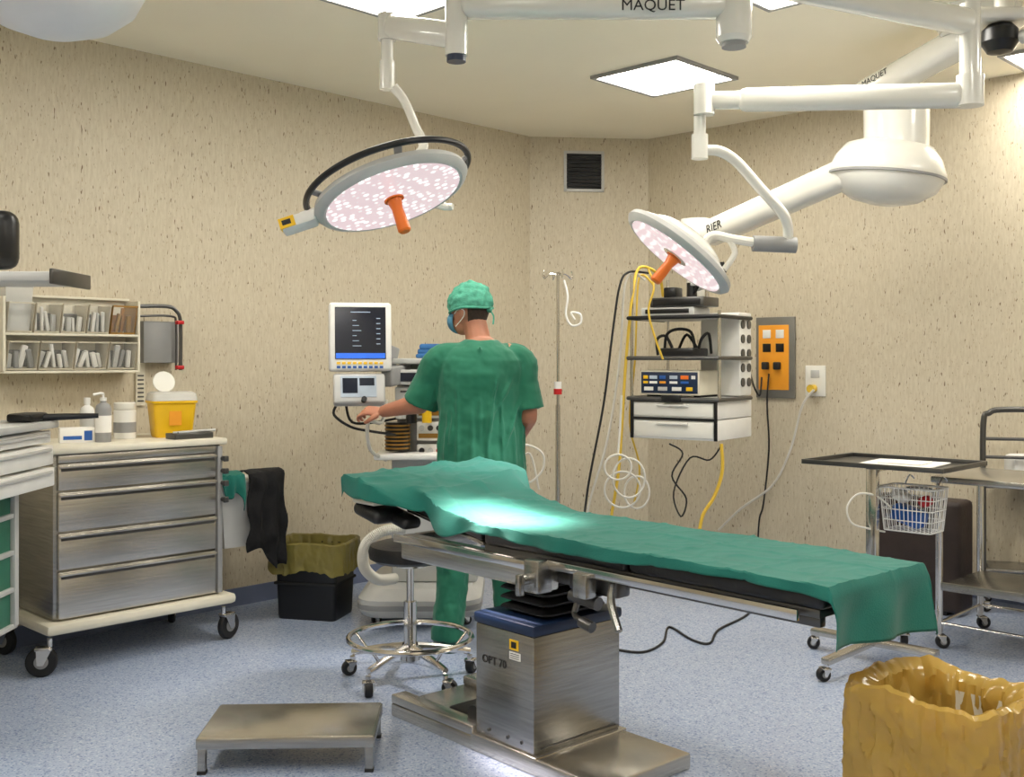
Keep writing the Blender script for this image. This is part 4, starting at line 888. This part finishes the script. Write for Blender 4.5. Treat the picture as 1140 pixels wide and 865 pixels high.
# ------------------------------------------------------------------ instrument stand
po=V((1.66,4.92,0)); WZ=A46-PI/2
t=thing('instrument_stand','wheeled stand with flat steel tray behind foot of operating table','instrument stand',po,A46)
m=L(t); m.b(-.02,.02,-.025,.025,.09,.885,.004); m.build('post','chrome',t)
m=L(t); m.b(-.45,.35,-.022,.022,.07,.10,.006); m.b(-.03,.03,-.3,.3,.07,.10,.006); m.build('base','steel_h',t)
for x,y,a in((-.44,0,2.6),(.34,0,.5),(0,-.28,1.),(0,.28,2.)): caster(t,x,y,.03,a)
m=L(t); x0,x1,y0,y1=-.03,.47,-.33,.33
m.b(x0,x1,y0,y1,.885,.889); 
for q in((x0,x1,y0-.01,y0+.004),(x0,x1,y1-.004,y1+.01),(x0-.01,x0+.004,y0-.01,y1+.01),(x1-.004,x1+.01,y0-.01,y1+.01)): m.b(*q,.885,.907,.002)
m.build('tray','dark_steel',t)
m=L(t); m.b(-.0,.42,-.02,.02,.868,.884); m.b(.18,.2,-.28,.28,.868,.884); m.build('tray_arm','chrome',t)
cp_=MAT[t.name]@V((.22,-.06,.8905)); m=MB(Matrix.Translation(cp_)@Matrix.Rotation(A46+.1,4,'Z')); m.b(-.16,.16,-.16,.18,0,.006,.002); m.b(-.1,.08,-.1,.1,.006,.014,.003); tag(m.build('folded_paper','paper_white'),'white folded sheet lying on the steel tray','sheet')
tb=thing('steel_table','stainless steel table with wheels at right edge behind yellow bag','table',(2.05,5.13,0),WZ)
m=L(tb); m.b(-.03,.95,-.03,.55,.795,.825,.006); m.build('tabletop','steel_h',tb)
for x in(0,.9):
    for y in(0,.52): m=L(tb); m.cyl((x,y,.08),(x,y,.8),.017); m.build('leg','chrome',tb); caster(tb,x,y,.033,.7+x)
m=L(tb); m.b(-.0,.9,0,.52,.285,.30,.004); m.b(-.01,.91,-.012,0,.28,.32,.002); m.build('lower_shelf','steel',tb)
for q in(((0,0,.12),(.9,0,.12)),((0,.52,.12),(.9,.52,.12)),((0,0,.12),(0,.52,.12))): m=L(tb); m.cyl(*q,.009); m.build('stretcher','chrome',tb)
bk=thing('wire_basket','white wire basket hooked at left end of the steel table','basket',P(1017,590,4.97),WZ)
m=L(bk); w,d,h=.13,.09,.2
for z,s_ in((0,.86),(.05,.9),(.1,.94),(.15,.97),(.2,1)): m.tube([(x*s_,y*s_,z) for x,y in rp(w,d,.02)],.0028 if z<.2 else .005,6,0,True)
for k in range(12):
    a=-w+2*w*(k+.5)/12
    for sy in(-1,1): m.cyl((a*.86,sy*d*.86,0),(a,sy*d,h),.0022,seg=6)
    m.cyl((a*.86,-d*.86,0),(a*.86,d*.86,0),.0022,seg=6)
for k in range(7):
    a=-d+2*d*(k+.5)/7
    for sx_ in(-1,1): m.cyl((sx_*w*.86,a*.86,0),(sx_*w,a,h),.0022,seg=6)
m.build('wire','white_plastic',bk)
for x in(.08,-.08): m=L(bk); m.tube([(x,.09,.2),(x,.14,.24),(x,.19,.22)],.004,6,3); m.build('hook','chrome',bk)
for nm,lb,c,s_,mm,r_ in(('blue_pack','blue pouch lying in the white wire basket',(-.02,0,.065),(.15,.1,.08),'blue_plastic',.3),('red_pack','small red pouch in the white wire basket',(.065,-.02,.14),(.06,.06,.05),'red_plastic',-.4),('white_pack','crumpled white pack in the white wire basket',(-.06,.0,.155),(.08,.08,.05),'paper_white',.5)):
    m=L(bk); m.box(c,s_,Matrix.Rotation(r_,3,'Y'),.02,3); tag(m.build(nm,mm),lb,'pouch')
cable('white_tube','white tube looping out beside the wire basket',[P(992,565,4.9),P(975,552,4.9),P(955,550,4.9),P(943,565,4.9),P(948,582,4.9),P(965,588,4.9),P(985,592,4.95)],.0045,'hose_white','tube')
t=thing('dark_case','dark brown equipment case standing behind the tray stand','case',(2.27,5.95,0),WZ)
m=L(t); m.b(-.26,.26,-.1,.1,.02,.62,.03,3); m.build('case_body','brown_dark',t)
m=L(t); m.tube([(-.08,0,.61),(-.07,0,.66),(.07,0,.66),(.08,0,.61)],.012,8,4); m.build('handle','black_plastic',t)
for x in(-.16,.16): m=L(t); m.b(x-.02,x+.02,-.08,.08,0,.025); m.build('foot','black_rubber',t)
hp=P(1110,500,5.7); t=thing('tube_trolley','grey tube-framed trolley with arched handle at right frame edge','trolley',(hp.x+.22,hp.y+.1,0),-.3)
m=L(t); m.tube([(-.23,0,.08),(-.23,0,.5),(-.23,0,1.02),(-.2,0,1.09),(-.13,0,1.11),(.13,0,1.11),(.2,0,1.09),(.23,0,1.02),(.23,0,.5),(.23,0,.08)],.016,10,4); m.tube([(-.23,0,.95),(.23,0,.95)],.009); m.tube([(-.23,0,.85),(.23,0,.85)],.009); m.build('frame','dark_steel',t)
for z in(.68,.22): m=L(t); m.b(-.22,.22,-.02,.25,z,z+.02,.004); m.build('shelf','steel',t)
for x in(-.2,.2): m=L(t); m.cyl((x,.24,.08),(x,.24,.7),.012); m.build('rear_leg','dark_steel',t)
for x,y in((-.23,0),(.23,0),(-.2,.24),(.2,.24)): caster(t,x,y,.03,.5)
bx=MAT[t.name]@V((.02,.12,.701)); m=MB(Matrix.Translation(bx)); m.b(-.12,.12,-.07,.07,0,.16,.03,3); tag(m.build('white_canister','white_plastic'),'white canister box on the tube-framed trolley','box')
# ------------------------------------------------------------------ lights
def spot(o,n,pw,ang,bl=.6,c=(1,.97,.93)):
    l=bpy.data.lights.new('spot','SPOT'); l.energy=pw; l.spot_size=math.radians(ang); l.spot_blend=bl; l.shadow_soft_size=.12; l.color=c
    ob=bpy.data.objects.new('lamp_light',l); C.objects.link(ob); ob.location=V(o)+V(n)*.17; ob.rotation_euler=V(n).to_track_quat('-Z','Y').to_euler()
spot(C1,n1,1250,23,.95,(1,.86,.80)); spot(C2,n2,90,40,.8)
w=bpy.data.worlds.new('World'); bpy.context.scene.world=w; w.use_nodes=True; w.node_tree.nodes['Background'].inputs[0].default_value=(.9,.9,1,1); w.node_tree.nodes['Background'].inputs[1].default_value=.3
cam=bpy.data.cameras.new('camera'); co=bpy.data.objects.new('camera',cam); C.objects.link(co)
co.location=(0,0,CH); co.rotation_euler=(PI/2,0,0); cam.sensor_width=36; cam.lens=F/1140*36; cam.shift_y=-32.5/1140; cam.clip_start=.05
bpy.context.scene.camera=co
bpy.context.scene.view_settings.view_transform='Standard'
